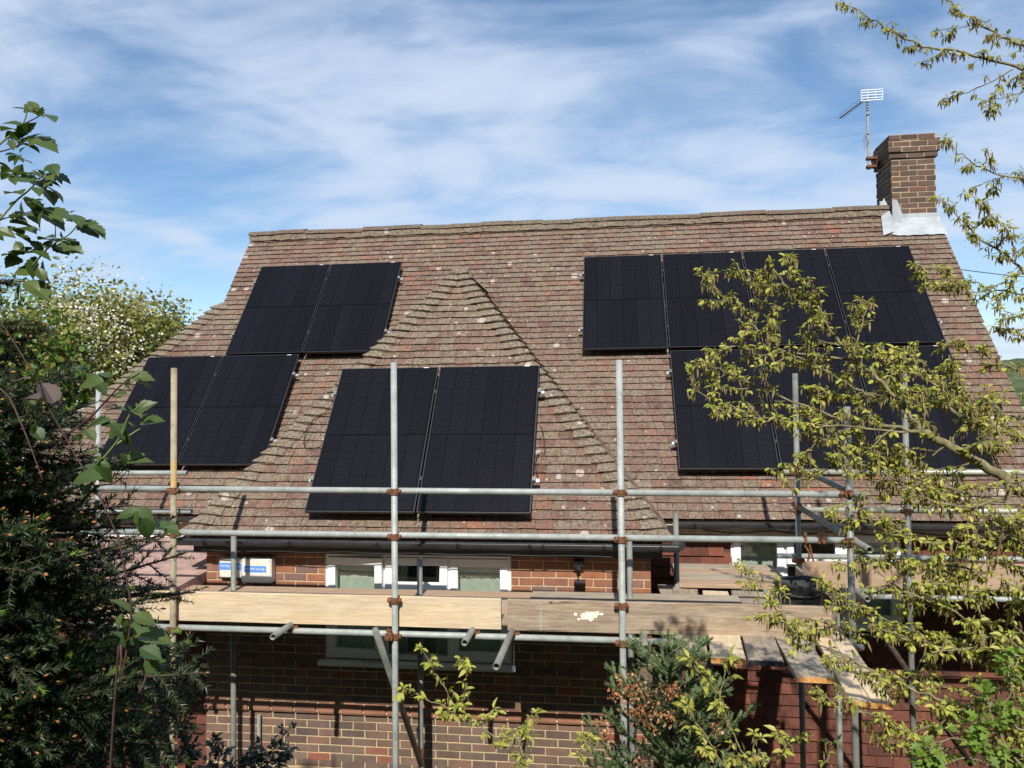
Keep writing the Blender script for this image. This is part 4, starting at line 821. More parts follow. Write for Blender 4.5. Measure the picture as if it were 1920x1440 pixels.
# ------------------------------------------------------------------ scaffold boards
BG = 'loose scaffold boards'
def board(c, L, w, t, mat, label, rz=0., rx=0., ry=0., end=None, group=BG, split=False, band=None):
    """timber plank centred on c, length along local x, width along local y"""
    o = thing('scaffold_board', label, 'board', V(c), group); o.rotation_euler = (rx, ry, rz)
    def loc(mm, nm, mt): me = bpy.data.meshes.new(nm); me.from_pydata(mm.v, [], mm.f); me.materials.append(mt); q = bpy.data.objects.new(nm, me); COL.objects.link(q); q.parent = o
    m = MB(); h = L/2
    if split: m.bbox((-h, -w/2, -t/2), (h, -.002, t/2), .003); m.bbox((-h, .0015, -t/2), (h-.025, w/2, t/2-.001), .003)
    else:
        n = 12; b = .003; sec = [(-w/2+b, -t/2), (w/2-b, -t/2), (w/2, -t/2+b), (w/2, t/2-b), (w/2-b, t/2), (-w/2+b, t/2), (-w/2, t/2-b), (-w/2, -t/2+b)]; v = []
        for i in range(n+1):
            x = -h+L*i/n; j = random.uniform(-.0012, .0012); k_ = random.uniform(-.0012, .0012); v += [(x, y+j, z+k_) for y, z in sec]
        m.add(v, [(i*8+k, i*8+(k+1) % 8, i*8+8+(k+1) % 8, i*8+8+k)[::-1] for i in range(n) for k in range(8)]+[tuple(range(8)), tuple(reversed(range(n*8, n*8+8)))])
        m.f = [tuple(reversed(q)) for q in m.f]
    loc(m, 'plank', mat)
    for s_, mt in (end or {}).items(): e_ = h*s_; m = MB(); m.box((min(e_, e_+.0025*s_), -w/2+.003, -t/2+.003), (max(e_, e_+.0025*s_), w/2-.003, t/2-.003)); loc(m, 'sawn_end', mt)
    if band: 
        for y_ in np.linspace(-w/2+.02, w/2-.02, 9): m = MB(); m.bbox((band-.008, y_-.009, t/2), (band+.008, y_+.007, t/2+.0015), .0005); loc(m, 'nail_plate', M_GALV)
    return o, loc
TT = 'toe boards standing on edge'
board((-2.55, 5.845, -1.575), 3.36, .232, .036, M_WNEW, 'clean pale new toe board on edge below the wing gutter', rx=R(90), group=TT)
o, loc = board((.36, 5.845, -1.578), 2.36, .232, .038, M_WOLD, 'weathered brown toe board on edge with cream paint splash', rx=R(90), group=TT, band=-.925)
m = MB(); rs = random.Random(4)
for cx, cy_, rr in ((-.60, .005, .030), (-.565, .022, .028), (-.525, .018, .030), (-.50, .030, .018), (-.64, -.015, .012), (-.665, .02, .014), (-.55, -.01, .022), (-.47, .025, .012)):
    pts = [(cx+rr*1.15*rs.uniform(.7, 1.2)*math.cos(a), cy_+rr*.9*rs.uniform(.7, 1.2)*math.sin(a), .0215+cx*.0004) for a in np.linspace(0, 2*math.pi, 13)[:-1]]; m.add(pts, [tuple(range(12))])
loc(m, 'paint_splash', M_WHITESPL)
board((3.42, BY+.10, -1.518), 3.60, .232, .038, M_WPINK, 'long toe board on edge in front of the tile hung wall, crossed by branches', rx=R(90), group=TT)
board((1.58, 6.48, -1.54), 1.15, .232, .036, M_WOLD, 'short return toe board on edge beside the black bucket', rx=R(90), rz=R(90), group=TT)
DG = 'deck boards along the wing wall'
for i, (mt, lb) in enumerate(((M_WOLD, 'deck board directly behind the toe boards'), (M_WPINK, 'second deck board behind the toe boards'), (M_WGREY, 'third deck board from the toe boards'), (M_WPINK, 'pinkish deck board closest to the wing brick wall'))):
    y = 5.985+i*.234; board((-2.05, y, -1.654), 4.25, .225, .038, mt, lb+', under the alarm boxes', group=DG)
board((.62, 6.42, -1.645), 1.85, .225, .038, M_WPINK, 'pinkish plank lying behind the paint splashed toe board', group=DG, rz=R(.6))
board((.15, 6.67, -1.640), 1.75, .225, .038, M_WGREY, 'grey plank lying against the red brickwork below the sensor lamp', group=DG, rz=R(-.4))
EG = 'plank ends poking out past the weathered toe board'
def yplank(xe, ye, xs, ys, L, mt, lab, end, z=-1.702, w=.225, split=False):
    d = nrm(V(xs-xe, ys-ye, 0)); c = V(xe, ye, z)+d*(L/2); return board(c, L, w, .038, mt, lab, rz=math.atan2(-d[1], -d[0]), end={1: end} if end else None, group=EG, split=split)
o, loc = yplank(.497, 5.36, .524, 5.75, 1.9, M_WOLD, 'brown plank end with a yellow painted edge and blue lettering', M_ENDY)
m = MB()
for i in range(7): m.box((.952, -.035+i*.013, -.010), (.9533, -.035+i*.013+.008, .009-.004*(i % 3)))
loc(m, 'blue_marks', M_BLUE)
yplank(.735, 5.30, .772, 5.75, 1.9, M_WNEW, 'new yellow plank end beside the yellow painted one', M_END)
yplank(.972, 5.28, 1.014, 5.75, 1.95, M_WBLACK, 'grey plank end with a black painted edge', M_ENDB)
yplank(1.215, 4.99, 1.245, 5.72, 2.2, M_WGREY, 'grey topped plank with an orange sawn end above the dark red wall tiles', M_END)
yplank(1.423, 4.61, 1.52, 5.68, 2.6, M_WNEW, 'longest pale plank, split along its middle, sticking out furthest', M_END, split=True)
UG = 'stacked planks in the corner behind the wing'
for i, (mt, lb) in enumerate(((M_WPINK, 'front plank of the corner stack with a bright orange edge'), (M_WGREY, 'second plank of the corner stack, greyish'), (M_WPINK, 'third plank of the corner stack'), (M_WGREY, 'rear grey plank of the corner stack below the gutter'))):
    board((1.08, 7.40+i*.235, -1.664), 1.02, .225, .038, mt, lb, group=UG)
board((.50, 6.95, -1.702), .9, .20, .038, M_WGREY, 'dark grey plank in the shade beside the wing corner', rz=R(92), group=UG)
for i in range(4): board((3.5, 7.34+i*.235, -1.604), 3.3, .225, .036, (M_WOLD, M_WPINK, M_WGREY, M_WOLD)[i], ('deck board right behind the long toe board', 'second deck board behind the long toe board', 'third deck board behind the long toe board', 'deck board nearest the tile hung wall window')[i], group='deck boards along the tile hung wall')
# bucket
q = V(1.365, 6.06, -1.683+.021); t = thing('bucket', 'black rubber builders bucket on the planks behind the toe board', 'bucket', q)
m = MB(); v = []; K = 28; prof = [(.095, 0), (.125, .12), (.150, .235), (.163, .245), (.165, .262), (.156, .262), (.144, .235), (.118, .12), (.09, .012)]
for rr, zz in [(a*1.12, b*1.25) for a, b in prof]: v += [q+V(rr*math.cos(2*math.pi*k/K), rr*math.sin(2*math.pi*k/K)*.95, zz+.012*math.sin(4*math.pi*k/K)*(zz > .2)) for k in range(K)]
m.add(v, [(i*K+k, i*K+(k+1) % K, (i+1)*K+(k+1) % K, (i+1)*K+k) for i in range(len(prof)-1) for k in range(K)]+[tuple(reversed(range(K))), tuple((len(prof)-1)*K+k for k in range(K))]); m.build('pail', M_BUCKET, t, smooth=True)
m = MB(); m.tube([q+V(.178*math.cos(a), -.03-.155*math.sin(a)*.9, .300-.05*math.sin(a)) for a in np.linspace(0, math.pi, 13)], .006, 6); m.build('handle', M_BUCKET, t)
# pull switch lamp hanging under the window
t = thing('hanging_plug', 'white flex with a small plug hanging from the board by the window', 'flex', at(964, 1250, 5.9))
a, b = at(963, 1206, 5.9), at(963, 1252, 5.9); m = MB(); m.tube([a, (a+b)/2+V(.004, 0, 0), b], .0035, 5); m.build('flex', M_WHITEP, t); m = MB(); m.bbox(tuple(b-V(.012, .01, .03)), tuple(b+V(.012, .01, .012)), .003); m.build('plug', M_WHITEP, t)
#@@PLANTS
# ------------------------------------------------------------------ plants: templates and helpers
def tmpl(outline, fold=.25, curl=.25):
    """flat leaf outline (right half, from base to tip: x along, y out) -> folded, drooping leaf triangles"""
    n = len(outline); xs = [p[0] for p in outline]; v = []
    for x, y in outline: v.append((x, 0, -curl*x*x))
    for x, y in outline: v.append((x, y, fold*y-curl*x*x))
    for x, y in outline: v.append((x, -y, fold*y-curl*x*x))
    f = []
    for i in range(n-1):
        if outline[i][1] > 0 or outline[i+1][1] > 0:
            if outline[i][1] > 0: f += [(i, n+i, n+i+1), (i, 2*n+i+1, 2*n+i)]
            if outline[i+1][1] > 0 or True: f += [(i, n+i+1, i+1), (i, i+1, 2*n+i+1)]
    return np.array(v, float), np.array(f, int)
L_OVAL = tmpl([(0, 0), (.28, .19), (.60, .18), (1, 0)], .4, .3)
L_TOOTH = tmpl([(0, 0), (.12, .20), (.16, .17), (.30, .33), (.33, .28), (.46, .37), (.50, .30), (.64, .31), (.67, .24), (.80, .18), (.83, .13), (1, 0)], .28, .22)
L_HAW = tmpl([(0, .0), (.25, .10), (.38, .42), (.50, .18), (.68, .40), (.76, .16), (1, .10), (1.02, 0)], .2, .15)
L_HOLLY = tmpl([(0, 0), (.15, .10), (.24, .30), (.36, .13), (.48, .34), (.60, .14), (.74, .26), (.82, .08), (1.08, 0)], .5, .2)
L_IVY = tmpl([(0, .02), (.02, .30), (.25, .46), (.42, .34), (.6, .30), (1, 0)], .15, .1)
L_QUAD = (np.array([(0, -.3, 0), (.5, -.42, .1), (1, 0, 0), (.5, .42, .1), (0, .3, 0)], float)-V(.5, 0, 0), np.array([(0, 1, 2), (0, 2, 3), (0, 3, 4)], int))
L_NEEDLE = (np.array([(0, -.055, 0), (1, 0, 0), (0, .055, 0)], float), np.array([(0, 1, 2)], int))
L_CATK = (np.array([(0, -.06, 0), (0, .06, 0), (.5, -.085, .02), (.5, .085, .02), (1, 0, 0), (0, 0, -.06), (0, 0, .06), (.5, 0, -.085), (.5, 0, .085)], float), np.array([(0, 1, 3), (0, 3, 2), (2, 3, 4), (5, 6, 8), (5, 8, 7), (7, 8, 4)], int))
def norm_rows(a): return a/np.maximum(1e-9, np.linalg.norm(a, axis=1, keepdims=True))
def basis(D, Nn):
    X = norm_rows(D); Z = Nn-X*np.sum(Nn*X, 1, keepdims=True); Z = norm_rows(Z); return X, np.cross(Z, X), Z
def inst(T, P, D, Nn, S):
    tv, tf = T; P, D, Nn = (np.asarray(a, float) for a in (P, D, Nn)); S = np.asarray(S, float)
    if S.ndim == 1: S = np.stack([S, S, S], 1)
    X, Y, Z = basis(D, Nn)
    v = P[:, None, :]+tv[None, :, 0:1]*S[:, None, 0:1]*X[:, None, :]+tv[None, :, 1:2]*S[:, None, 1:2]*Y[:, None, :]+tv[None, :, 2:3]*S[:, None, 2:3]*Z[:, None, :]
    f = tf[None]+(np.arange(len(P))*len(tv))[:, None, None]
    return v.reshape(-1, 3), f.reshape(-1, tf.shape[1])
def leaf_mass(name, T, P, D, Nn, S, mat, parent, rnd=None):
    v, f = inst(T, P, D, Nn, S); r = rng.random(len(P)) if rnd is None else rnd
    return fast_mesh(name, v, f, np.repeat(r, len(T[1])), mat, parent)
LEAFMESH = {}
def leaf_parts(name, T, P, D, Nn, S, mat, parent, key):
    """single leaves as parts of their plant, sharing a few meshes"""
    if key not in LEAFMESH:
        ms = []
        for i in range(4):
            me = bpy.data.meshes.new(name); me.from_pydata(T[0].tolist(), [], T[1].tolist()); a = me.attributes.new('rnd', 'FLOAT', 'FACE'); a.data.foreach_set('value', [.1+.25*i]*len(me.polygons)); me.materials.append(mat); ms.append(me)
        LEAFMESH[key] = ms
    X, Y, Z = basis(np.asarray(D, float), np.asarray(Nn, float)); org = V(parent['_o'])
    for i in range(len(P)):
        o = bpy.data.objects.new(name, LEAFMESH[key][random.randrange(4)]); COL.objects.link(o); o.parent = parent; q = V(P[i])-org; s_ = float(S[i])
        o.matrix_local = Matrix(((X[i][0]*s_, Y[i][0]*s_, Z[i][0]*s_, q[0]), (X[i][1]*s_, Y[i][1]*s_, Z[i][1]*s_, q[1]), (X[i][2]*s_, Y[i][2]*s_, Z[i][2]*s_, q[2]), (0, 0, 0, 1)))
def smooth_path(pts, per=4):
    pts = [V(p) for p in pts]; out = []
    for i in range(len(pts)-1):
        p0, p1, p2, p3 = pts[max(i-1, 0)], pts[i], pts[i+1], pts[min(i+2, len(pts)-1)]
        for k in range(per):
            t = k/per; out.append(.5*((2*p1)+(-p0+p2)*t+(2*p0-5*p1+4*p2-p3)*t*t+(-p0+3*p1-3*p2+p3)*t**3))
    out.append(pts[-1]); return out

# ------------------------------------------------------------------ leafy trees with catkins (traced limbs, grown twigs)
class Leafy:
    def __init__(s, name, label, cat, base, leaf, mat, bark, lsize, cat_mat=None, group=None):
        s.t = thing(name, label, cat, base, group); s.mat, s.bark, s.leaf, s.ls, s.cm = mat, bark, leaf, lsize, cat_mat; s.P, s.D, s.N, s.S = [], [], [], []; s.C = []; s.twig = MB()
    def cluster(s, p, d, n=4, cat=2, droop=.8, scale=1.):
        d = nrm(d)
        for i in range(n):
            a = nrm(d*random.uniform(.2, 1.)+V(random.gauss(0, .75), random.gauss(0, .75), random.gauss(-.35*droop, .45)))
            s.P.append(V(p)+a*.004); s.D.append(a); s.N.append(nrm(V(random.gauss(0, .45), -.35+random.gauss(0, .4), 1))); s.S.append(s.ls*scale*random.uniform(.45, 1.3))
        for i in range(cat): s.C.append((V(p)+V(random.gauss(0, .010), random.gauss(0, .010), -.003), nrm(V(random.gauss(0, .2), random.gauss(0, .2), -1)), random.uniform(.022, .046)))
    def grow(s, pts, r0, r1, start=.1, step=.040, twigs=.070, tl=(.08, .24), n=5, cat=2, name='branch', droop=.8):
        path = smooth_path(pts); m = MB(); k = len(path); path = [p+(V(random.gauss(0, .0035), random.gauss(0, .0035), random.gauss(0, .0035)) if 0 < i < k-1 else 0) for i, p in enumerate(path)]
        m.tube(path, [r0+(r1-r0)*(i/(k-1))**.8 for i in range(k)], 7); m.build(name, s.bark, s.t, smooth=True)
        seg = [np.linalg.norm(path[i+1]-path[i]) for i in range(k-1)]; L = sum(seg); acc = 0; nextc = L*start; nextt = L*start+random.random()*twigs; sd = 1
        for i in range(k-1):
            d = nrm(path[i+1]-path[i])
            while acc+seg[i] > nextc: p = path[i]+d*(nextc-acc); s.side(p, d, sd, random.uniform(.012, .05), n if nextc > L*.3 else max(2, n-1), cat, droop); nextc += step*random.uniform(.6, 1.5); sd = -sd
            while acc+seg[i] > nextt:
                p = path[i]+d*(nextt-acc); nextt += twigs*random.uniform(.6, 1.5); u, w = frame_of(d); a = random.uniform(0, 6.28); q = nrm(d*.75+(u*math.cos(a)+w*math.sin(a))*.75+V(0, 0, .12)); ln = random.uniform(*tl)*(1-.45*nextt/max(L, .01)); ln = max(ln, .05)
                pp = [p]; dd = q
                for j in range(5): dd = nrm(dd+V(random.gauss(0, .16), random.gauss(0, .16), random.gauss(-.02, .14))); pp.append(pp[-1]+dd*ln/5)
                s.twig.tube(pp, [max(.0012, r1*.9+.0012-(j*.0002)) for j in range(6)], 5)
                for j in range(1, 6): s.side(pp[j], nrm(pp[j]-pp[j-1]), (-1)**j, .014, n, cat, droop)
            acc += seg[i]
        s.cluster(path[-1], nrm(path[-1]-path[-2]), n+2, cat, droop)
    def side(s, p, d, sd, ln, n, cat, droop):
        u, w = frame_of(d); a = random.uniform(-.9, .9)+(0 if sd > 0 else math.pi); q = nrm(d*.6+u*math.cos(a)*.8+w*math.sin(a)*.8); e_ = p+q*ln; s.twig.tube([p, e_], .0012, 4); s.cluster(e_, q, n, cat, droop)
    def finish(s, parts=300, key=None, stuffname='foliage'):
        P, D, N_, S = (np.array(a) for a in (s.P, s.D, s.N, s.S)); dist = np.linalg.norm(P, axis=1)
        px = (P@RT)/(P@FW); py = (P@UP)/(P@FW); inside = (np.abs(px) < .667) & (np.abs(py) < .5) & (P@FW > 0)
        o = np.argsort(dist+np.where(inside, 0, 100)-S*20); a, b = o[:parts], o[parts:]
        if parts: leaf_parts('leaf', s.leaf, P[a], D[a], N_[a], S[a], s.mat, s.t, key)
        if len(b): leaf_mass(stuffname, s.leaf, P[b], D[b], N_[b], S[b], s.mat, s.t)
        if s.C: C = s.C; leaf_mass('catkins', L_CATK, [c[0] for c in C], [c[1] for c in C], rng.normal(size=(len(C), 3)), [c[2] for c in C], s.cm, s.t)
        if s.twig.n: q = s.twig.build('twigs', s.bark, s.t); q['kind'] = 'stuff'
def px(lst, y0, y1):
    n = len(lst); return [at(x, y, y0+(y1-y0)*i/(n-1)) for i, (x, y) in enumerate(lst)]
TX, TY = 2.25, 3.3
tree = Leafy('hornbeam_tree', 'young spring tree with catkins and yellow green leaves reaching across the right panels', 'tree', (TX, TY, -4.9), L_OVAL, M_HORN, M_BARKL, .029, M_CATK)
m = MB(); pth = smooth_path([(TX, TY, -4.9), (TX+.04, TY, -3.2), (TX-.05, TY-.03, -1.6), (TX+.02, TY+.05, 0), (TX+.1, TY+.2, 1.6), (TX+.05, TY+.4, 3.2)]); m.tube(pth, [.10-.07*i/(len(pth)-1) for i in range(len(pth))], 12); m.build('trunk', M_BARKL, tree.t, smooth=True)
def limb(lst, y0, y1, r0, r1, tr=None, **k):
    p = px(lst, y0, y1)
    if tr is not None: p = [V(TX, TY, tr)]+p
    tree.grow(p, r0*.78, r1*.85, **k)
limb([(1960, 945), (1905, 921), (1878, 893), (1826, 862), (1773, 834), (1731, 811)], 3.15, 3.1, .034, .017, -.95, start=.75, step=.2, twigs=.3)
limb([(1731, 811), (1700, 771), (1662, 726), (1627, 694), (1599, 673), (1574, 642), (1547, 610), (1515, 583), (1487, 548), (1463, 523), (1445, 495)], 3.1, 3.3, .012, .003)
limb([(1564, 631), (1529, 579), (1501, 544), (1484, 516), (1473, 481)], 3.2, 3.3, .006, .003)
limb([(1731, 811), (1669, 802), (1616, 790), (1574, 787), (1522, 764), (1473, 747), (1424, 726), (1383, 708), (1351, 691), (1327, 684)], 3.1, 3.4, .010, .0025)
limb([(1700, 811), (1600, 802), (1501, 795), (1438, 785), (1390, 780), (1355, 769), (1330, 753), (1309, 733), (1296, 728)], 3.1, 3.3, .006, .0022, start=.3)
limb([(1602, 673), (1540, 668), (1459, 656), (1431, 628), (1400, 597), (1365, 569), (1341, 537), (1327, 516)], 3.2, 3.4, .007, .0025)
limb([(1459, 656), (1438, 597), (1417, 558), (1400, 527), (1379, 492)], 3.35, 3.4, .005, .0025)
limb([(1640, 745), (1616, 735), (1557, 701), (1500, 672), (1452, 652), (1407, 656), (1372, 648), (1345, 660), (1325, 680)], 3.15, 3.4, .006, .002)
limb([(1602, 660), (1613, 617), (1620, 590), (1630, 562)], 3.2, 3.2, .005, .003, n=5)
limb([(1960, 830), (1920, 818), (1878, 809), (1822, 795), (1780, 767), (1739, 747), (1683, 729), (1640, 700)], 3.4, 3.3, .022, .004, -.45, start=.5)
limb([(1787, 764), (1766, 729), (1714, 701), (1669, 680), (1616, 652)], 3.3, 3.4, .006, .002)
limb([(1950, 790), (1920, 785), (1861, 771), (1800, 758), (1745, 700), (1710, 655)], 3.5, 3.6, .012, .002, -.25, start=.45)
limb([(1930, 1032), (1864, 1024), (1800, 1016), (1744, 1018), (1712, 1008), (1664, 990), (1620, 975), (1560, 955)], 3.0, 3.1, .012, .002, -1.25, start=.4)
limb([(1930, 1015), (1889, 998), (1848, 968), (1800, 940), (1740, 900), (1680, 880), (1600, 862)], 3.1, 3.2, .010, .002, -1.2, start=.4)
limb([(1930, 935), (1880, 940), (1800, 950), (1740, 935), (1690, 905), (1640, 880)], 3.0, 3.1, .012, .002, -1.1, start=.4)
limb([(1905, 921), (1860, 935), (1790, 920), (1700, 890), (1600, 870), (1540, 885), (1480, 905)], 3.05, 3.2, .007, .002, start=.3)
limb([(1930, 1230), (1808, 1223), (1738, 1209), (1669, 1195), (1616, 1188), (1564, 1171), (1494, 1153), (1440, 1130)], 2.9, 3.2, .010, .002, -1.9, start=.35)
limb([(1900, 1375), (1826, 1338), (1773, 1314), (1704, 1290), (1651, 1265), (1606, 1241), (1557, 1220), (1515, 1195), (1473, 1164), (1445, 1129), (1424, 1094), (1410, 1073)], 2.9, 3.3, .009, .002, -2.2, start=.2)
limb([(1920, 1260), (1800, 1215), (1704, 1181), (1634, 1147), (1581, 1122), (1540, 1091)], 3.0, 3.2, .008, .002, -1.95, start=.3)
limb([(1930, 1198), (1843, 1171), (1773, 1140), (1704, 1112), (1662, 1087), (1627, 1056)], 3.0, 3.1, .008, .002, -1.7, start=.3)
limb([(1930, 1086), (1843, 1077), (1773, 1059), (1700, 1075), (1660, 1050), (1610, 1065)], 3.1, 3.2, .007, .002, -1.45, start=.3)
limb([(1940, 1130), (1860, 1110), (1780, 1095), (1720, 1050)], 2.9, 3.0, .006, .002, -1.55, start=.3)
limb([(1930, 1330), (1850, 1310), (1780, 1345), (1700, 1370), (1640, 1345), (1590, 1330), (1540, 1310)], 2.7, 3.0, .006, .002, -2.1, start=.3)
limb([(1930, 1420), (1850, 1400), (1760, 1405), (1690, 1400), (1640, 1380)], 2.7, 2.9, .006, .002, -2.3, start=.3)
# higher limbs against the sky
for br in ([(1700, 771), (1690, 730), (1672, 700), (1665, 665)], [(1662, 726), (1620, 745), (1570, 740), (1530, 725)], [(1773, 834), (1740, 860), (1690, 858), (1640, 840), (1600, 835)], [(1826, 862), (1800, 880), (1760, 905), (1700, 925), (1650, 930)], [(1822, 795), (1815, 750), (1800, 715), (1770, 690)], [(1731, 811), (1735, 770), (1728, 735)], [(1878, 893), (1860, 850), (1838, 815), (1820, 740)], [(1574, 787), (1550, 820), (1520, 840), (1500, 850)], [(1800, 1016), (1780, 1050), (1740, 1100), (1700, 1135)], [(1843, 1171), (1830, 1130), (1800, 1100), (1790, 1060)], [(1920, 960), (1880, 1000), (1850, 1050), (1810, 1080)], [(1738, 1209), (1720, 1250), (1700, 1270), (1660, 1300)], [(1900, 860), (1880, 830), (1870, 790), (1880, 740)]):
    limb(br, 3.15+random.uniform(-.1, .15), 3.2, .005, .002)
S = dict(n=4, cat=3, step=.055, twigs=.13, tl=(.07, .18))
limb([(1960, 140), (1920, 130), (1895, 122), (1840, 107), (1790, 95), (1740, 90), (1715, 80), (1685, 65), (1652, 45), (1620, 27), (1602, 15), (1585, 10)], 3.7, 3.9, .011, .002, 1.3, start=.25, **S)
limb([(1950, 105), (1920, 88), (1865, 62), (1830, 40), (1800, 22), (1772, -5)], 3.7, 3.8, .010, .003, 1.4, start=.35, **S)
limb([(1900, 130), (1850, 157), (1815, 172), (1790, 182), (1777, 188)], 3.7, 3.8, .004, .0018, **S)
limb([(1950, 165), (1920, 172), (1875, 185), (1850, 188)], 3.6, 3.7, .004, .0018, 1.25, start=.6, **S)
limb([(1840, 43), (1800, 50), (1755, 57)], 3.8, 3.9, .003, .0016, **S)
limb([(1960, 345), (1920, 335), (1877, 330), (1840, 315), (1810, 295), (1790, 282), (1775, 267)], 3.7, 3.8, .007, .002, .85, start=.35, **S)
limb([(1880, 330), (1850, 342), (1825, 352)], 3.7, 3.8, .003, .0016, **S)
S2 = dict(n=5, cat=2, step=.045, twigs=.09, tl=(.06, .18))
limb([(1960, 530), (1915, 502), (1877, 470), (1840, 452), (1822, 430), (1800, 410), (1777, 385), (1757, 372)], 3.6, 3.8, .010, .002, .45, start=.3, **S2)
limb([(1902, 490), (1900, 460), (1880, 422), (1860, 405), (1837, 380), (1810, 362)], 3.6, 3.7, .006, .002, start=.1, **S2)
limb([(1960, 560), (1920, 552), (1877, 545), (1840, 535), (1810, 525), (1765, 510), (1727, 500), (1715, 515)], 3.6, 3.8, .006, .002, .35, start=.3, **S2)
limb([(1880, 530), (1830, 548), (1790, 545), (1750, 525), (1725, 535)], 3.6, 3.8, .004, .002, **S2)
limb([(1960, 610), (1920, 597), (1890, 585), (1872, 580)], 3.5, 3.6, .004, .002, .25, start=.6, **S2)
limb([(1960, 615), (1920, 617), (1890, 617), (1878, 622)], 3.5, 3.6, .004, .002, .2, start=.6, **S2)
limb([(1960, 700), (1900, 690), (1850, 668), (1800, 650), (1760, 655)], 3.4, 3.5, .006, .002, .05, start=.35, **S2)
for i in range(9):                                        # limbs on the far side of the trunk
    z = -1.6+i*.5; a = random.uniform(-1.1, 1.2); q = V(math.cos(a), math.sin(a)*.9, .45); p = V(TX+.03, TY+.05+.03*i, z); tree.grow([p, p+q*.3+V(0, 0, -.02), p+q*.7, p+q*1.05+V(.05, .05, .05)], .014, .002, start=.2)
tree.finish(300, 'hornbeam')

def shrub(label, base, lst, ls=.042, parts=60, key='hornbeam', mat=M_HORN, leaf=L_OVAL, name='hazel_shrub', cat='shrub', cm=M_CATK, group=None, **k):
    t = Leafy(name, label, cat, base, leaf, mat, M_BARKL if mat is not M_HOLLY else M_BARKD, ls, cm, group); b = V(base)
    for i, (pts, y0, y1, r0, r1, root) in enumerate(lst):
        p = px(pts, y0, y1)
        if root: p = [b, (b*.45+p[0]*.55)+V(.05, 0, -.1)]+p
        t.grow(p, r0, r1, name='stem', **{**k, 'start': .62 if root else .08})
    t.finish(parts, key); return t
K = dict(n=4, cat=3, step=.045, twigs=.22, tl=(.05, .12))
shrub('thin leafy shoots with catkins in front of the wing brick wall', V(.35, 3.6, -4.9), [
    ([(990, 1440), (955, 1407), (930, 1385), (900, 1360), (875, 1340), (850, 1330), (815, 1317), (790, 1307), (762, 1290)], 3.6, 3.7, .006, .0018, True),
    ([(840, 1322), (840, 1300), (830, 1285), (817, 1260), (802, 1235), (790, 1215)], 3.7, 3.7, .003, .0018, False), ([(868, 1335), (870, 1310), (875, 1270), (880, 1248)], 3.7, 3.7, .003, .0018, False),
    ([(907, 1360), (915, 1345), (925, 1330)], 3.65, 3.65, .002, .0015, False), ([(975, 1420), (982, 1387), (997, 1360), (1005, 1337)], 3.6, 3.6, .003, .0016, False), ([(1080, 1440), (1085, 1420), (1100, 1400), (1110, 1385)], 3.4, 3.4, .004, .002, False)], **K)
shrub('leafy catkin shoots rising beside the small fir under the plank ends', V(.75, 3.5, -4.9), [
    ([(1440, 1470), (1405, 1430), (1387, 1400), (1367, 1355), (1352, 1312), (1332, 1285), (1310, 1260), (1292, 1235)], 3.4, 3.5, .006, .002, True),
    ([(1350, 1305), (1357, 1270), (1365, 1245), (1372, 1235)], 3.45, 3.45, .003, .0018, False), ([(1360, 1440), (1330, 1390), (1300, 1350), (1290, 1320)], 3.4, 3.4, .004, .002, False), ([(1425, 1440), (1460, 1412), (1487, 1390), (1500, 1380)], 3.3, 3.3, .004, .002, False), ([(1410, 1440), (1412, 1400), (1415, 1375)], 3.3, 3.3, .003, .002, False), ([(1540, 1440), (1560, 1400), (1548, 1390)], 3.2, 3.2, .003, .002, False)], **K)
def haw():
    t = Leafy('hawthorn_bush', 'bright green hawthorn sprays at the foot of the catkin tree', 'bush', V(1.9, 2.7, -4.9), L_HAW, M_HAW, M_BARKL, .034); b = V(1.9, 2.7, -4.9)
    for pts, r0, root in (([(1960, 1470), (1900, 1430), (1840, 1400), (1780, 1385), (1730, 1395)], .006, 1), ([(1920, 1440), (1880, 1390), (1860, 1340), (1850, 1300)], .005, 0), ([(1860, 1440), (1820, 1420), (1780, 1430), (1740, 1435)], .004, 0), ([(1940, 1380), (1900, 1360), (1880, 1330), (1895, 1290), (1890, 1250), (1905, 1225)], .005, 0), ([(1930, 1300), (1905, 1270), (1890, 1240)], .004, 0), ([(1930, 1420), (1890, 1405), (1850, 1365), (1820, 1355)], .004, 0)):
        p = px(pts, 2.6, 2.65); p = [b, b*.4+p[0]*.6]+p if root else p; t.grow(p, r0, .002, start=.66 if root else .05, step=.04, twigs=.13, tl=(.04, .12), n=4, cat=0, name='stem', droop=.1)
    t.finish(200, 'haw')
haw()
def holly():
    t = Leafy('holly_bush', 'dark spiky holly sprigs in front of the brick wall foot', 'bush', V(-1.9, 4.4, -4.9), L_HOLLY, M_HOLLY, M_BARKD, .045); b = V(-1.9, 4.4, -4.9)
    for pts, root in (([(470, 1470), (500, 1425), (520, 1395), (546, 1364)], 1), ([(480, 1450), (500, 1432), (530, 1418), (540, 1410)], 0), ([(440, 1460), (460, 1420), (478, 1398)], 0), ([(400, 1470), (410, 1420), (412, 1396)], 0), ([(380, 1460), (395, 1420), (400, 1385)], 0), ([(420, 1465), (450, 1440), (470, 1425)], 0), ([(500, 1460), (515, 1440), (525, 1430)], 0), ([(360, 1450), (350, 1410), (365, 1395)], 0)):
        p = px(pts, 4.3, 4.4); p = [b, b*.35+p[0]*.65]+p if root else p; t.grow(p, .006, .002, start=.6 if root else .05, step=.022, twigs=.12, tl=(.03, .09), n=3, cat=0, name='stem', droop=0)
    t.finish(120, 'holly')
holly()

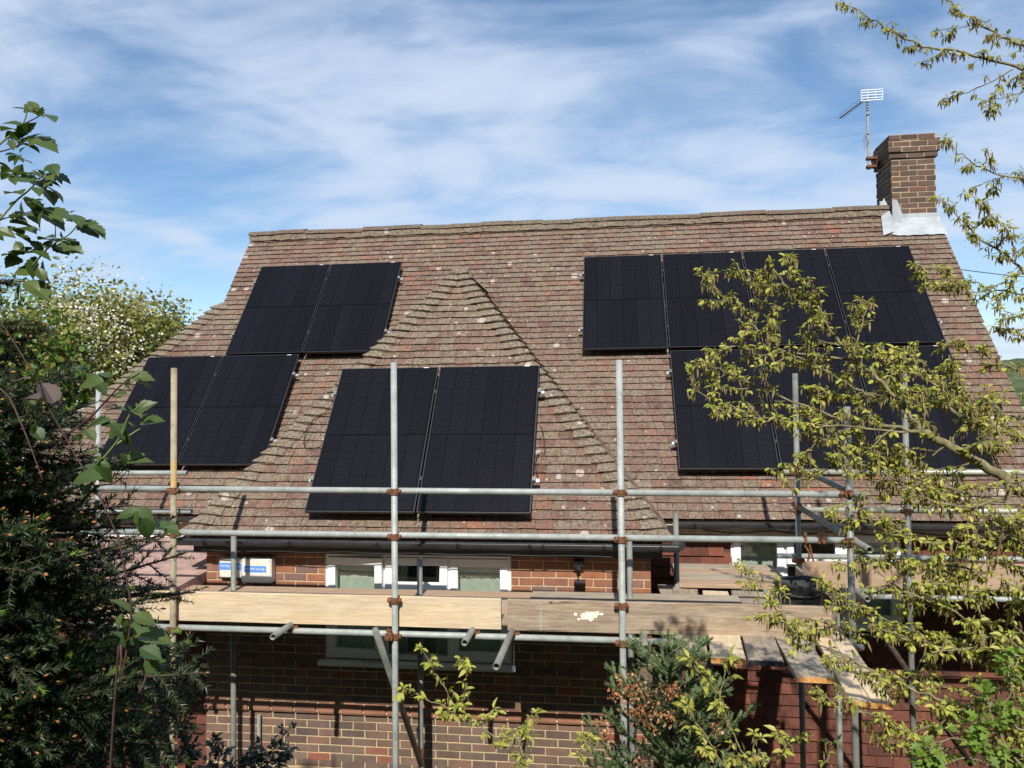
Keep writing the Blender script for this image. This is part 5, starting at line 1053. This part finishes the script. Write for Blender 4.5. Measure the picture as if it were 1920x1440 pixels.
# ------------------------------------------------------------------ conifers
def fir_branch(L, seed, dens=330, nl=.020, flat=.75, step=.042, tips=True, droop=.1):
    """one branch along +x from the origin: axis, side twigs, needles (p, d, n, size), buds"""
    r = random.Random(seed); axes = []; n = 14; pts = [V(0, 0, 0)]; d = V(1, 0, -.05)
    for i in range(n): d = nrm(d+V(0, r.gauss(0, .05), r.gauss(.012, .03)-droop*.05)); pts.append(pts[-1]+d*L/n)
    axes.append((pts, .012*L+.002)); k = int(L/step)
    for i in range(2, k):
        t = i/k; j = min(int(t*n), n-1); base = pts[j]+(pts[j+1]-pts[j])*(t*n-j); sd = 1 if i % 2 else -1; ln = L*.42*(1-t)**.75*r.uniform(.75, 1.15)+.05
        q = nrm(V(.75, sd*.75, r.uniform(-.55, .35))); pp = [base]; m_ = max(3, int(ln/.05))
        for u in range(m_): q = nrm(q+V(.05, r.gauss(0, .06), r.gauss(0, .05))); pp.append(pp[-1]+q*ln/m_)
        axes.append((pp, .003))
        if ln > .16:
            for v_ in range(2, m_, 1):
                s2 = 1 if v_ % 2 else -1; q2 = nrm(q+nrm(np.cross(q, V(0, 0, 1)))*s2*.8+V(0, 0, r.uniform(-.15, .15))); l2 = ln*.35*r.uniform(.6, 1.1); axes.append(([pp[v_], pp[v_]+q2*l2*.5, pp[v_]+q2*l2], .002))
    P, D, N_, B = [], [], [], []
    for pts_, rad in axes:
        for a, b in zip(pts_[:-1], pts_[1:]):
            ln = np.linalg.norm(b-a); c = max(1, int(ln*dens)); d = (b-a)/max(ln, 1e-6); u, w = frame_of(d)
            for i in range(c):
                t = r.random(); an = r.choice((0, math.pi))+r.gauss(0, 1.0); side = u*math.cos(an)+w*math.sin(an)
                P.append(a+(b-a)*t); D.append(nrm(d*.75+side*.9+V(0, 0, .25))); N_.append(V(r.gauss(0, .3), r.gauss(0, .3), 1))
        B.append((pts_[-1], nrm(pts_[-1]-pts_[-2])))
    return axes, np.array(P), np.array(D), np.array(N_), B
def rotm(az, el, roll=0):
    return np.array((Matrix.Rotation(az, 3, 'Z') @ Matrix.Rotation(-el, 3, 'Y') @ Matrix.Rotation(roll, 3, 'X')))
def conifer(name, label, base, top, zs, reach, per=6, nl=.020, dens=300, mat=M_NEED, az_bias=None, nvar=5, seed=1, buds=.5, shoots=.06, stepz=.3, limit=None):
    t = thing(name, label, 'conifer', base); b = V(base); m = MB(); m.tube([b, (b+V(0, 0, (top-b[2])*.5)), V(b[0], b[1], top)], [.11, .07, .012], 10); m.build('trunk', M_BARKD, t, smooth=True)
    var = [fir_branch(1.0, seed*50+i, dens) for i in range(nvar)]; r = random.Random(seed); vs, fs, rs = [], [], []; off = 0; wood = MB(); BP, BD, GP, GD = [], [], [], []; z = zs[0]; k = 0
    NV = [inst(L_NEEDLE, P, D, N_, np.stack([np.full(len(P), nl), np.full(len(P), nl*1.7), np.full(len(P), nl)], 1)) for a, P, D, N_, B in var]
    while z < zs[1]:
        for i in range(per):
            az = (i+k*.37+r.uniform(-.12, .12))*2*math.pi/per if az_bias is None or r.random() < .3 else r.uniform(*az_bias); L = reach(z)*r.uniform(.62, 1.08); el = r.uniform(-.42, .22)
            zz = z+r.uniform(-.1, .1); j = r.randrange(nvar); M3 = rotm(az, el, r.uniform(-.8, .8)); o = V(b[0], b[1], zz)
            v, f = NV[j]; sc = L; vs.append((v*sc if False else scale_needles(v, var[j], sc, nl))@M3.T+o); fs.append(f+off); off += len(v); rs.append(np.clip(r.gauss(.45, .18)+rng.normal(0, .12, len(f)), 0, 1))
            for pts_, rad in var[j][0][:1+int(len(var[j][0]))]: 
                if rad > .0025: wood.tube([M3@(p*sc)+o for p in pts_], [max(.0015, rad*(.3+.7*sc)*(1-.8*u/(len(pts_)-1))) for u in range(len(pts_))], 5)
            for p, d in var[j][4]:
                if r.random() < buds: BP.append(M3@(p*sc)+o); BD.append(M3@d)
                elif r.random() < shoots: GP.append(M3@(p*sc)+o); GD.append(M3@d)
        z += stepz*r.uniform(.85, 1.15); k += 1
    fast_mesh('needles', np.concatenate(vs), np.concatenate(fs), np.concatenate(rs), mat, t); q = wood.build('branches', M_BARKD, t); q['kind'] = 'stuff'
    if BP:
        bm_ = MB(); bm_.ball((.5, 0, 0), .5, 0, 6, (1, .42, .42)); T = (np.array(bm_.v), None); tri = []
        for f in bm_.f: tri += [(f[0], f[i], f[i+1]) for i in range(1, len(f)-1)]
        leaf_mass('buds', (T[0], np.array(tri)), BP, BD, rng.normal(size=(len(BP), 3)), rng.uniform(.010, .019, len(BP)), M_BUD, t)
    if GP:
        P_, D_, N_ = [], [], []
        for p, d in zip(GP, GD):
            for i in range(22): P_.append(p+d*r.uniform(0, .02)); D_.append(nrm(d+V(r.gauss(0, .45), r.gauss(0, .45), r.gauss(0, .45)))); N_.append(V(r.gauss(0, 1), r.gauss(0, 1), r.gauss(0, 1)))
        leaf_mass('fresh_shoots', L_NEEDLE, P_, D_, N_, np.stack([np.full(len(P_), .024), np.full(len(P_), .036), np.full(len(P_), .024)], 1), M_SHOOT, t)
    return t
def scale_needles(v, var, sc, nl):
    """scale branch layout by sc but keep the needle size"""
    P = np.repeat(var[1], 3, axis=0); return P*sc+(v-P)
CX_, CY_ = -2.42, 2.1
def reach(z): return min(1.04, max(.44, .62-.57*(z-.28)))
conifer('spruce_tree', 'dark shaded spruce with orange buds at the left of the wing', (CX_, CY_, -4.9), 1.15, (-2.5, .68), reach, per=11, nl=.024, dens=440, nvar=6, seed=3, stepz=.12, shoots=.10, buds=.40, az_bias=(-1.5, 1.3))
conifer('spruce_tree', 'tall unseen spruce added behind the viewpoint to shade the spruce by the wing', (-2.5, -1.2, -4.9), 3.9, (-2.2, 3.7), lambda z: max(.3, 1.45-.25*(z+.5)) if z > -.5 else 1.5, per=9, nl=.065, dens=170, nvar=3, seed=8, stepz=.26, buds=0, shoots=0)  # out-of-view tree added for the shade it casts on the left spruce

def fir_sapling():
    c0 = at(1262, 1440, 3.75); base = V(c0[0], 3.75, -4.9); t = thing('fir_sapling', 'small blue green fir with brown dead blooms in front of the scaffold pole', 'conifer', base, None); r = random.Random(5); top = at(1252, 1186, 3.75)
    m = MB(); m.tube([base, V(c0[0], 3.75, -2.4), c0, top-V(0, 0, .05)], [.05, .03, .014, .004], 8); m.build('trunk', M_BARKD, t, smooth=True)
    P, D, N_, wood = [], [], [], MB()
    def shoot(a, d, ln, rad=.017):
        d = nrm(d); b = a+d*ln; n = int(ln*1500); u, w = frame_of(d); wood.tube([a, b], .0022, 4)
        for i in range(n): q = r.random(); an = r.uniform(0, 6.28); P.append(a+(b-a)*q); D.append(nrm(d*(.75+.5*q)+(u*math.cos(an)+w*math.sin(an))*.8)); N_.append(V(r.gauss(0, 1), r.gauss(0, 1), r.gauss(0, 1)))
    def branch(a, d, L, lev=0):
        n = max(2, int(L/.055)); p = a; d = nrm(d)
        for i in range(n):
            d2 = nrm(d+V(r.gauss(0, .08), r.gauss(0, .08), .05)); q = p+d2*L/n; shoot(p, d2, L/n); 
            u = nrm(np.cross(d2, V(0, 0, 1))); 
            for sd in (-1, 1):
                ln = r.uniform(.045, .085)
                if lev == 0 and r.random() < .34 and i < n-2: branch(q, d2*.7+u*sd*.8+V(0, 0, r.uniform(.0, .5)), L*.42*(1-i/n)+.05, 1)
                else: shoot(q, d2*.65+u*sd*.8+V(0, 0, r.uniform(.05, .5)), ln)
            if r.random() < .5: shoot(q, d2*.5+V(r.gauss(0, .3), r.gauss(0, .3), .9), r.uniform(.03, .06))
            p = q; d = d2
        shoot(p, d, .06); 
    H0, H1 = -2.75, top[2]; z = H0; k = 0
    shoot(top-V(0, 0, .14), V(.02, 0, 1), .15)
    for i in range(9): a = i*2.4; shoot(top-V(0, 0, .10-.006*(i % 3)), V(math.cos(a)*.7, math.sin(a)*.7, .65), .06)
    while z < H1-.12:
        f_ = (H1-z); L = min(.66, .11+f_*.54)
        for i in range(5): a = i*math.pi/2.5+k*.5+r.uniform(-.25, .25); branch(V(c0[0]+(top[0]-c0[0])*max(0, (z-c0[2])/(top[2]-c0[2])), 3.75, z), V(math.cos(a), math.sin(a), .55), L*r.uniform(.8, 1.1))
        z += .21; k += 1
    n = len(P); leaf_mass('needles', L_NEEDLE, P, D, N_, np.stack([np.full(n, .018), np.full(n, .034), np.full(n, .018)], 1), M_NEEDB, t); q = wood.build('branches', M_BARKD, t); q['kind'] = 'stuff'
    bl = thing('dead_blooms', 'cluster of brown dried flowers caught in the small fir', 'flowers', at(1262, 1380, 3.5)); P, D, N_, S_ = [], [], [], []
    for x_, y_, s_ in ((1165, 1285, 12), (1150, 1300, 12), (1172, 1318, 18), (1180, 1300, 16), (1195, 1290, 14), (1210, 1305, 14), (1208, 1330, 16), (1240, 1290, 12), (1262, 1288, 12), (1270, 1295, 14), (1256, 1308, 12), (1228, 1322, 12), (1200, 1345, 16), (1190, 1330, 16), (1250, 1345, 14), (1262, 1340, 14), (1240, 1352, 14), (1215, 1355, 14), (1160, 1272, 9), (1185, 1272, 9), (1135, 1372, 10), (1140, 1390, 9), (1125, 1352, 10), (1345, 1375, 9), (1335, 1360, 8), (1200, 1432, 12)):
        for i in range(int(s_*2.0)): p = at(x_+r.gauss(0, s_*.62), y_+r.gauss(0, s_*.62), 3.42+r.uniform(-.05, .08)); P.append(p); D.append(V(r.gauss(0, 1), r.gauss(0, 1), r.gauss(0, 1))); N_.append(V(r.gauss(0, 1), r.gauss(0, 1)-1, r.gauss(0, 1))); S_.append(r.uniform(.008, .017))
    leaf_mass('petals', L_QUAD, P, D, N_, S_, M_DEADF, bl)
    sm_ = MB()
    for i in range(26): a = V(P[i*17 % len(P)]); sm_.tube([V(c0[0], 3.72, a[2]-.12), (a+V(c0[0], 3.72, a[2]-.12))/2+V(0, 0, .02), a], .0016, 4)
    q = sm_.build('stalks', M_BARKD, bl); q['kind'] = 'stuff'
fir_sapling()

# ------------------------------------------------------------------ bramble
def bramble():
    Y0 = 1.75; base = V(-1.5, 1.8, -4.9); t = thing('bramble', 'arching bramble with toothed leaves tangled over the dark spruce', 'bramble', base); r = random.Random(9)
    stems = [([(213, 1338), (229, 1268), (240, 1202), (246, 1153), (242, 1112), (223, 1014), (213, 989), (197, 952), (176, 911), (141, 853), (119, 813), (85, 754), (60, 700), (27, 643), (-20, 570)], .003, M_STEM), ([(124, 815), (168, 784), (202, 748), (231, 719), (262, 700)], .003, M_STEM), ([(185, 870), (213, 837), (229, 813), (244, 777), (275, 752)], .0032, M_STEMG), ([(213, 837), (245, 815), (285, 790)], .0025, M_STEMG), ([(-10, 720), (17, 746), (38, 790), (58, 840), (80, 900)], .0027, M_STEM),
             ([(-30, 300), (0, 270), (21, 253), (42, 234), (52, 207)], .003, M_STEMG), ([(42, 234), (62, 224), (79, 215)], .002, M_STEM), ([(-30, 290), (10, 282), (35, 273), (50, 268)], .002, M_STEM), ([(-20, 430), (0, 411), (31, 376), (54, 357), (83, 326)], .003, M_STEMG), ([(-10, 420), (4, 411), (42, 401), (62, 395)], .002, M_STEM), ([(60, 500), (83, 472), (104, 455), (129, 440), (150, 417)], .0025, M_STEMG), ([(104, 445), (104, 420)], .0015, M_STEMG), ([(260, 1300), (275, 1260), (262, 1200), (248, 1180)], .003, M_STEM), ([(176, 911), (215, 905), (240, 880)], .002, M_STEM), ([(197, 952), (240, 950), (270, 985)], .002, M_STEM)]
    for i, (l, rad, mt) in enumerate(stems):
        p = px(l, Y0, Y0+r.uniform(-.1, .1)); 
        if i == 0: p = [base, base*.5+p[0]*.5]+p
        m = MB(); pp = smooth_path(p); m.tube(pp, [rad*(1-.5*k/len(pp)) for k in range(len(pp))], 7); m.build('stem', mt, t, smooth=True)
    lv = [(52, 207, 25, 198), (50, 205, 80, 212), (79, 215, 103, 218), (70, 218, 82, 203), (40, 236, 5, 226), (35, 245, 5, 236), (30, 262, 98, 264), (32, 268, 72, 276), (32, 262, 10, 268), (28, 262, 36, 244), (36, 292, 12, 286), (42, 300, 60, 303), (20, 318, -8, 300), (28, 330, 72, 318), (28, 325, -6, 318), (35, 330, 60, 335), (58, 322, 76, 330), (83, 326, 128, 333), (92, 322, 116, 338), (83, 326, 70, 315), (84, 328, 96, 332), (78, 345, 92, 342), (88, 350, 121, 372), (62, 340, 84, 348), (40, 365, 12, 355), (40, 372, 82, 382), (62, 393, 48, 372), (62, 393, 80, 375), (68, 392, 118, 418), (80, 390, 130, 402), (20, 405, 50, 412), (18, 418, 72, 421), (-5, 430, 25, 440), (20, 430, 62, 425), (25, 438, 58, 449), (130, 402, 152, 415), (150, 415, 196, 434), (150, 412, 140, 402), (152, 420, 158, 434), (108, 455, 76, 440), (108, 458, 148, 465), (106, 450, 140, 447), (106, 462, 124, 470), (80, 470, 58, 450), (80, 475, 20, 468), (45, 478, 5, 470), (60, 470, 92, 480), (40, 530, 30, 556), (48, 530, 90, 552), (85, 530, 45, 532),
          (75, 715, 36, 705), (78, 718, 105, 752), (72, 748, 42, 740), (58, 752, 46, 775), (35, 788, 12, 795), (60, 800, 80, 822), (150, 690, 122, 690), (165, 700, 200, 732), (195, 715, 150, 718), (240, 705, 285, 706), (250, 712, 285, 722), (238, 740, 212, 735), (200, 770, 232, 762), (205, 790, 150, 800), (160, 805, 178, 822), (222, 800, 190, 790), (232, 805, 240, 835), (248, 775, 285, 752), (252, 770, 272, 765), (262, 795, 300, 783), (250, 800, 242, 790), (185, 850, 165, 845), (190, 855, 196, 872), (225, 850, 238, 872), (230, 870, 280, 858), (190, 880, 140, 872), (140, 900, 180, 890), (175, 905, 150, 930), (180, 870, 205, 905), (265, 985, 292, 985), (272, 985, 330, 988), (250, 955, 285, 975), (260, 960, 220, 965), (300, 992, 330, 985), (246, 1150, 215, 1120), (248, 1155, 290, 1165), (250, 1160, 240, 1200), (246, 1170, 275, 1180), (230, 1260, 200, 1255), (270, 1240, 300, 1260), (262, 1215, 300, 1230), (250, 1190, 318, 1195), (240, 1205, 215, 1180)]
    P, D, N_, S_ = [], [], [], []
    for x0, y0, x1, y1 in lv:
        yy = Y0+r.uniform(-.06, .06); a = at(x0, y0, yy); b = at(x1, y1, yy+r.uniform(-.025, .02)); P.append(a); D.append(b-a); N_.append(V(r.gauss(0, .45), -.45+r.gauss(0, .3), 1)); S_.append(np.linalg.norm(b-a)*1.12)
    for i in range(len(lv)):
        x0, y0, x1, y1 = lv[i]
        for k in range(2 if y0 < 560 else 1):
            yy = Y0+r.uniform(-.08, .08); bx, by_ = x0+r.gauss(0, 7), y0+r.gauss(0, 7); an = math.atan2(y1-y0, x1-x0)+r.gauss(0, .9); ln = math.hypot(x1-x0, y1-y0)*r.uniform(.4, .75); a = at(bx, by_, yy); b = at(bx+ln*math.cos(an), by_+ln*math.sin(an), yy+r.uniform(-.02, .02)); P.append(a); D.append(b-a); N_.append(V(r.gauss(0, .5), -.45+r.gauss(0, .4), 1)); S_.append(np.linalg.norm(b-a)*1.12)
    pur = [50, 51, 52]; idx = [i for i in range(len(P)) if i not in pur]; A = lambda q, I: np.array([q[i] for i in I])
    leaf_parts('leaf', L_TOOTH, A(P, idx), A(D, idx), A(N_, idx), A(S_, idx), M_BRAM, t, 'bram'); leaf_parts('leaf', L_TOOTH, A(P, pur), A(D, pur), A(N_, pur), A(S_, pur), M_BRAMP, t, 'bramp')
bramble()

# ------------------------------------------------------------------ crowns further away
def crown_pts(c, rad, n, clumps, spread, shell=.55, seed=0):
    g = np.random.default_rng(seed); d = norm_rows(g.normal(size=(clumps, 3))); rr = g.uniform(shell, 1., (clumps, 1)); cc = V(c)+d*rr*V(rad)*g.uniform(.85, 1.08, (clumps, 1)); k = g.integers(0, clumps, n)
    P = cc[k]+g.normal(size=(n, 3))*spread*g.uniform(.5, 1.3, (clumps, 1))[k]; D = g.normal(size=(n, 3)); N_ = norm_rows(P-V(c))+g.normal(size=(n, 3))*.6+V(0, -.3, .4); return P, D, N_, cc, k
def crown_tree(name, label, base, trunk_top, parts, cat='tree', group=None, limbs=12, bark=M_BARKD, tr=.14):
    t = thing(name, label, cat, base, group); b = V(base); tt = V(trunk_top); m = MB(); m.tube(smooth_path([b, b*.6+tt*.4+V(.08, 0, 0), tt]), [tr*(1-.075*i) for i in range(9)], 9); m.build('trunk', bark, t, smooth=True); lm = MB(); r = random.Random(3)
    for i, (nm, c, rad, n, cl, sp_, T, size, mt, sd) in enumerate(parts):
        P, D, N_, cc, k = crown_pts(c, rad, n, cl, sp_, seed=sd); g = np.random.default_rng(sd+1); base_r = g.random(cl)[k]*.6+g.random(n)*.4
        leaf_mass(nm, T, P, D, N_, g.uniform(size*.6, size*1.25, n), mt, t, base_r)
        for j in range(0, min(cl, limbs)):
            q = cc[j*max(1, cl//limbs) % cl]; s_ = b+(tt-b)*r.uniform(.55, 1.); lm.tube(smooth_path([s_, (s_+q)/2+V(r.gauss(0, .15), r.gauss(0, .15), .1), q], 3), [.035, .03, .024, .018, .013, .008, .004], 5)
    q = lm.build('limbs', bark, t); q['kind'] = 'stuff'; return t
B0 = at(130, 660, 13.5)
crown_tree('blossom_tree', 'white blossoming tree with bright ivy climbing through it, left of the roof', (B0[0], 13.5, -4.9), (B0[0]-.1, 13.5, B0[2]+.6), [
    ('leaves', B0+V(-.1, .3, -.2), (2.05, 1.5, 1.95), 13000, 150, .26, L_QUAD, .08, M_OLIVE, 21), ('blossom', B0+V(.15, -.1, .05), (1.75, 1.3, 1.65), 3300, 150, .18, L_QUAD, .048, M_BLOOM, 22), ('ivy', B0+V(-.25, -.9, -.45), (.85, .5, 1.1), 5200, 60, .17, L_IVY, .085, M_IVY, 23), ('ivy', B0+V(-.55, -1.0, -1.7), (.8, .5, .8), 4000, 45, .16, L_IVY, .085, M_IVY, 24)], limbs=24, bark=M_BARKL)
B1 = at(265, 640, 15.5)
crown_tree('olive_tree', 'olive brown leafing tree just beyond the blossoming tree', (B1[0], 15.5, -4.9), (B1[0], 15.5, B1[2]+.3), [('leaves', B1+V(.1, 0, -.25), (1.05, 1.0, 1.35), 6500, 80, .20, L_QUAD, .085, M_OLIVE, 31), ('leaves', B1+V(-.7, 0, -.2), (1.0, 1.0, 1.5), 4000, 60, .2, L_QUAD, .08, M_OLIVE, 32)], limbs=16, bark=M_BARKL)
B2 = at(-20, 760, 12)
crown_tree('ivy_clad_tree', 'dark green ivy clad tree at the far left behind the spruce', (B2[0], 12, -4.9), (B2[0], 12, B2[2]+.6), [('leaves', B2+V(0, 0, .1), (1.7, 1.2, 2.2), 9000, 90, .24, L_IVY, .10, M_IVY, 41), ('leaves', B2+V(.3, -.2, .7), (1.4, 1.0, 1.3), 4500, 60, .24, L_QUAD, .08, M_OLIVE, 42)], limbs=10)
B3 = at(110, 880, 11)
crown_tree('laurel_hedge', 'green hedge beyond the left end of the roof', (B3[0], 11.2, -4.9), (B3[0], 11.2, B3[2]-.5), [('leaves', B3+V(-.3, 0, -1.1), (2.2, .9, 1.8), 12000, 110, .22, L_IVY, .095, M_IVY, 45), ('leaves', B3+V(-.3, -.2, -.4), (1.9, .8, 1.3), 4500, 60, .2, L_QUAD, .085, M_OLIVE, 46)], cat='hedge', limbs=8)
B4 = at(1925, 830, 24)
crown_tree('garden_tree', 'green garden tree far beyond the gable verge', (B4[0]+.6, 24, -4.9), (B4[0]+.6, 24, B4[2]), [('leaves', B4+V(1.1, 0, -.4), (1.9, 1.5, 2.4), 6000, 70, .3, L_QUAD, .16, M_IVY, 51)], limbs=8)
B5 = at(285, 1275, 4.3)
crown_tree('evergreen_shrub', 'small leaved evergreen shrub in the gap between spruce and scaffold pole', (B5[0], 4.3, -4.9), (B5[0], 4.3, B5[2]-.2), [('leaves', B5+V(-.15, .1, -.15), (.33, .3, .45), 5200, 60, .055, L_QUAD, .020, M_NEED, 55)], cat='shrub', limbs=14, tr=.03)
# unseen row of trees added to keep low sky light off the walls
for i, (x, y, zt, rx, lb) in enumerate(((-24, -5.0, 8.0, 4.6, 'outermost tree of the added sky-blocking row, past the blossoming tree side'), (-16.5, -8.0, 8.6, 4.6, 'second tree of the added sky-blocking row from its blossoming tree end'), (-9.0, -9.5, 9.0, 4.6, 'unseen broad tree added to block sky light behind the tall spruce'), (-1.5, -10, 9.0, 4.6, 'unseen broad tree added to block sky light directly behind the viewpoint'), (6.0, -10, 9.0, 4.6, 'unseen broad tree added to block sky light behind the catkin tree'), (13.5, -8.5, 8.8, 4.6, 'second tree of the added sky-blocking row from its gable end'), (21., -5.5, 8.2, 4.6, 'outermost tree of the added sky-blocking row on the gable side'))):
    crown_tree('sky_block_tree', lb, (x, y, -4.9), (x, y, zt-2.0), [('leaves', (x, y, zt-6.6), (rx, 2.2, 6.3), 9000, 140, .55, L_QUAD, .42, M_NEED, 60+i)], limbs=8, group='unseen trees added behind the viewpoint to block sky light')
m = MB(); w0, w1 = V(VR-.1, 11.4, 1.95), V(14., 17., 2.75); m.tube([w0+(w1-w0)*t-V(0, 0, .35*4*t*(1-t)) for t in np.linspace(0, 1, 15)], .006, 5); tag(m.build('telephone_wire', M_CABLE), 'thin telephone wire running away from the gable behind the twigs', 'wire')
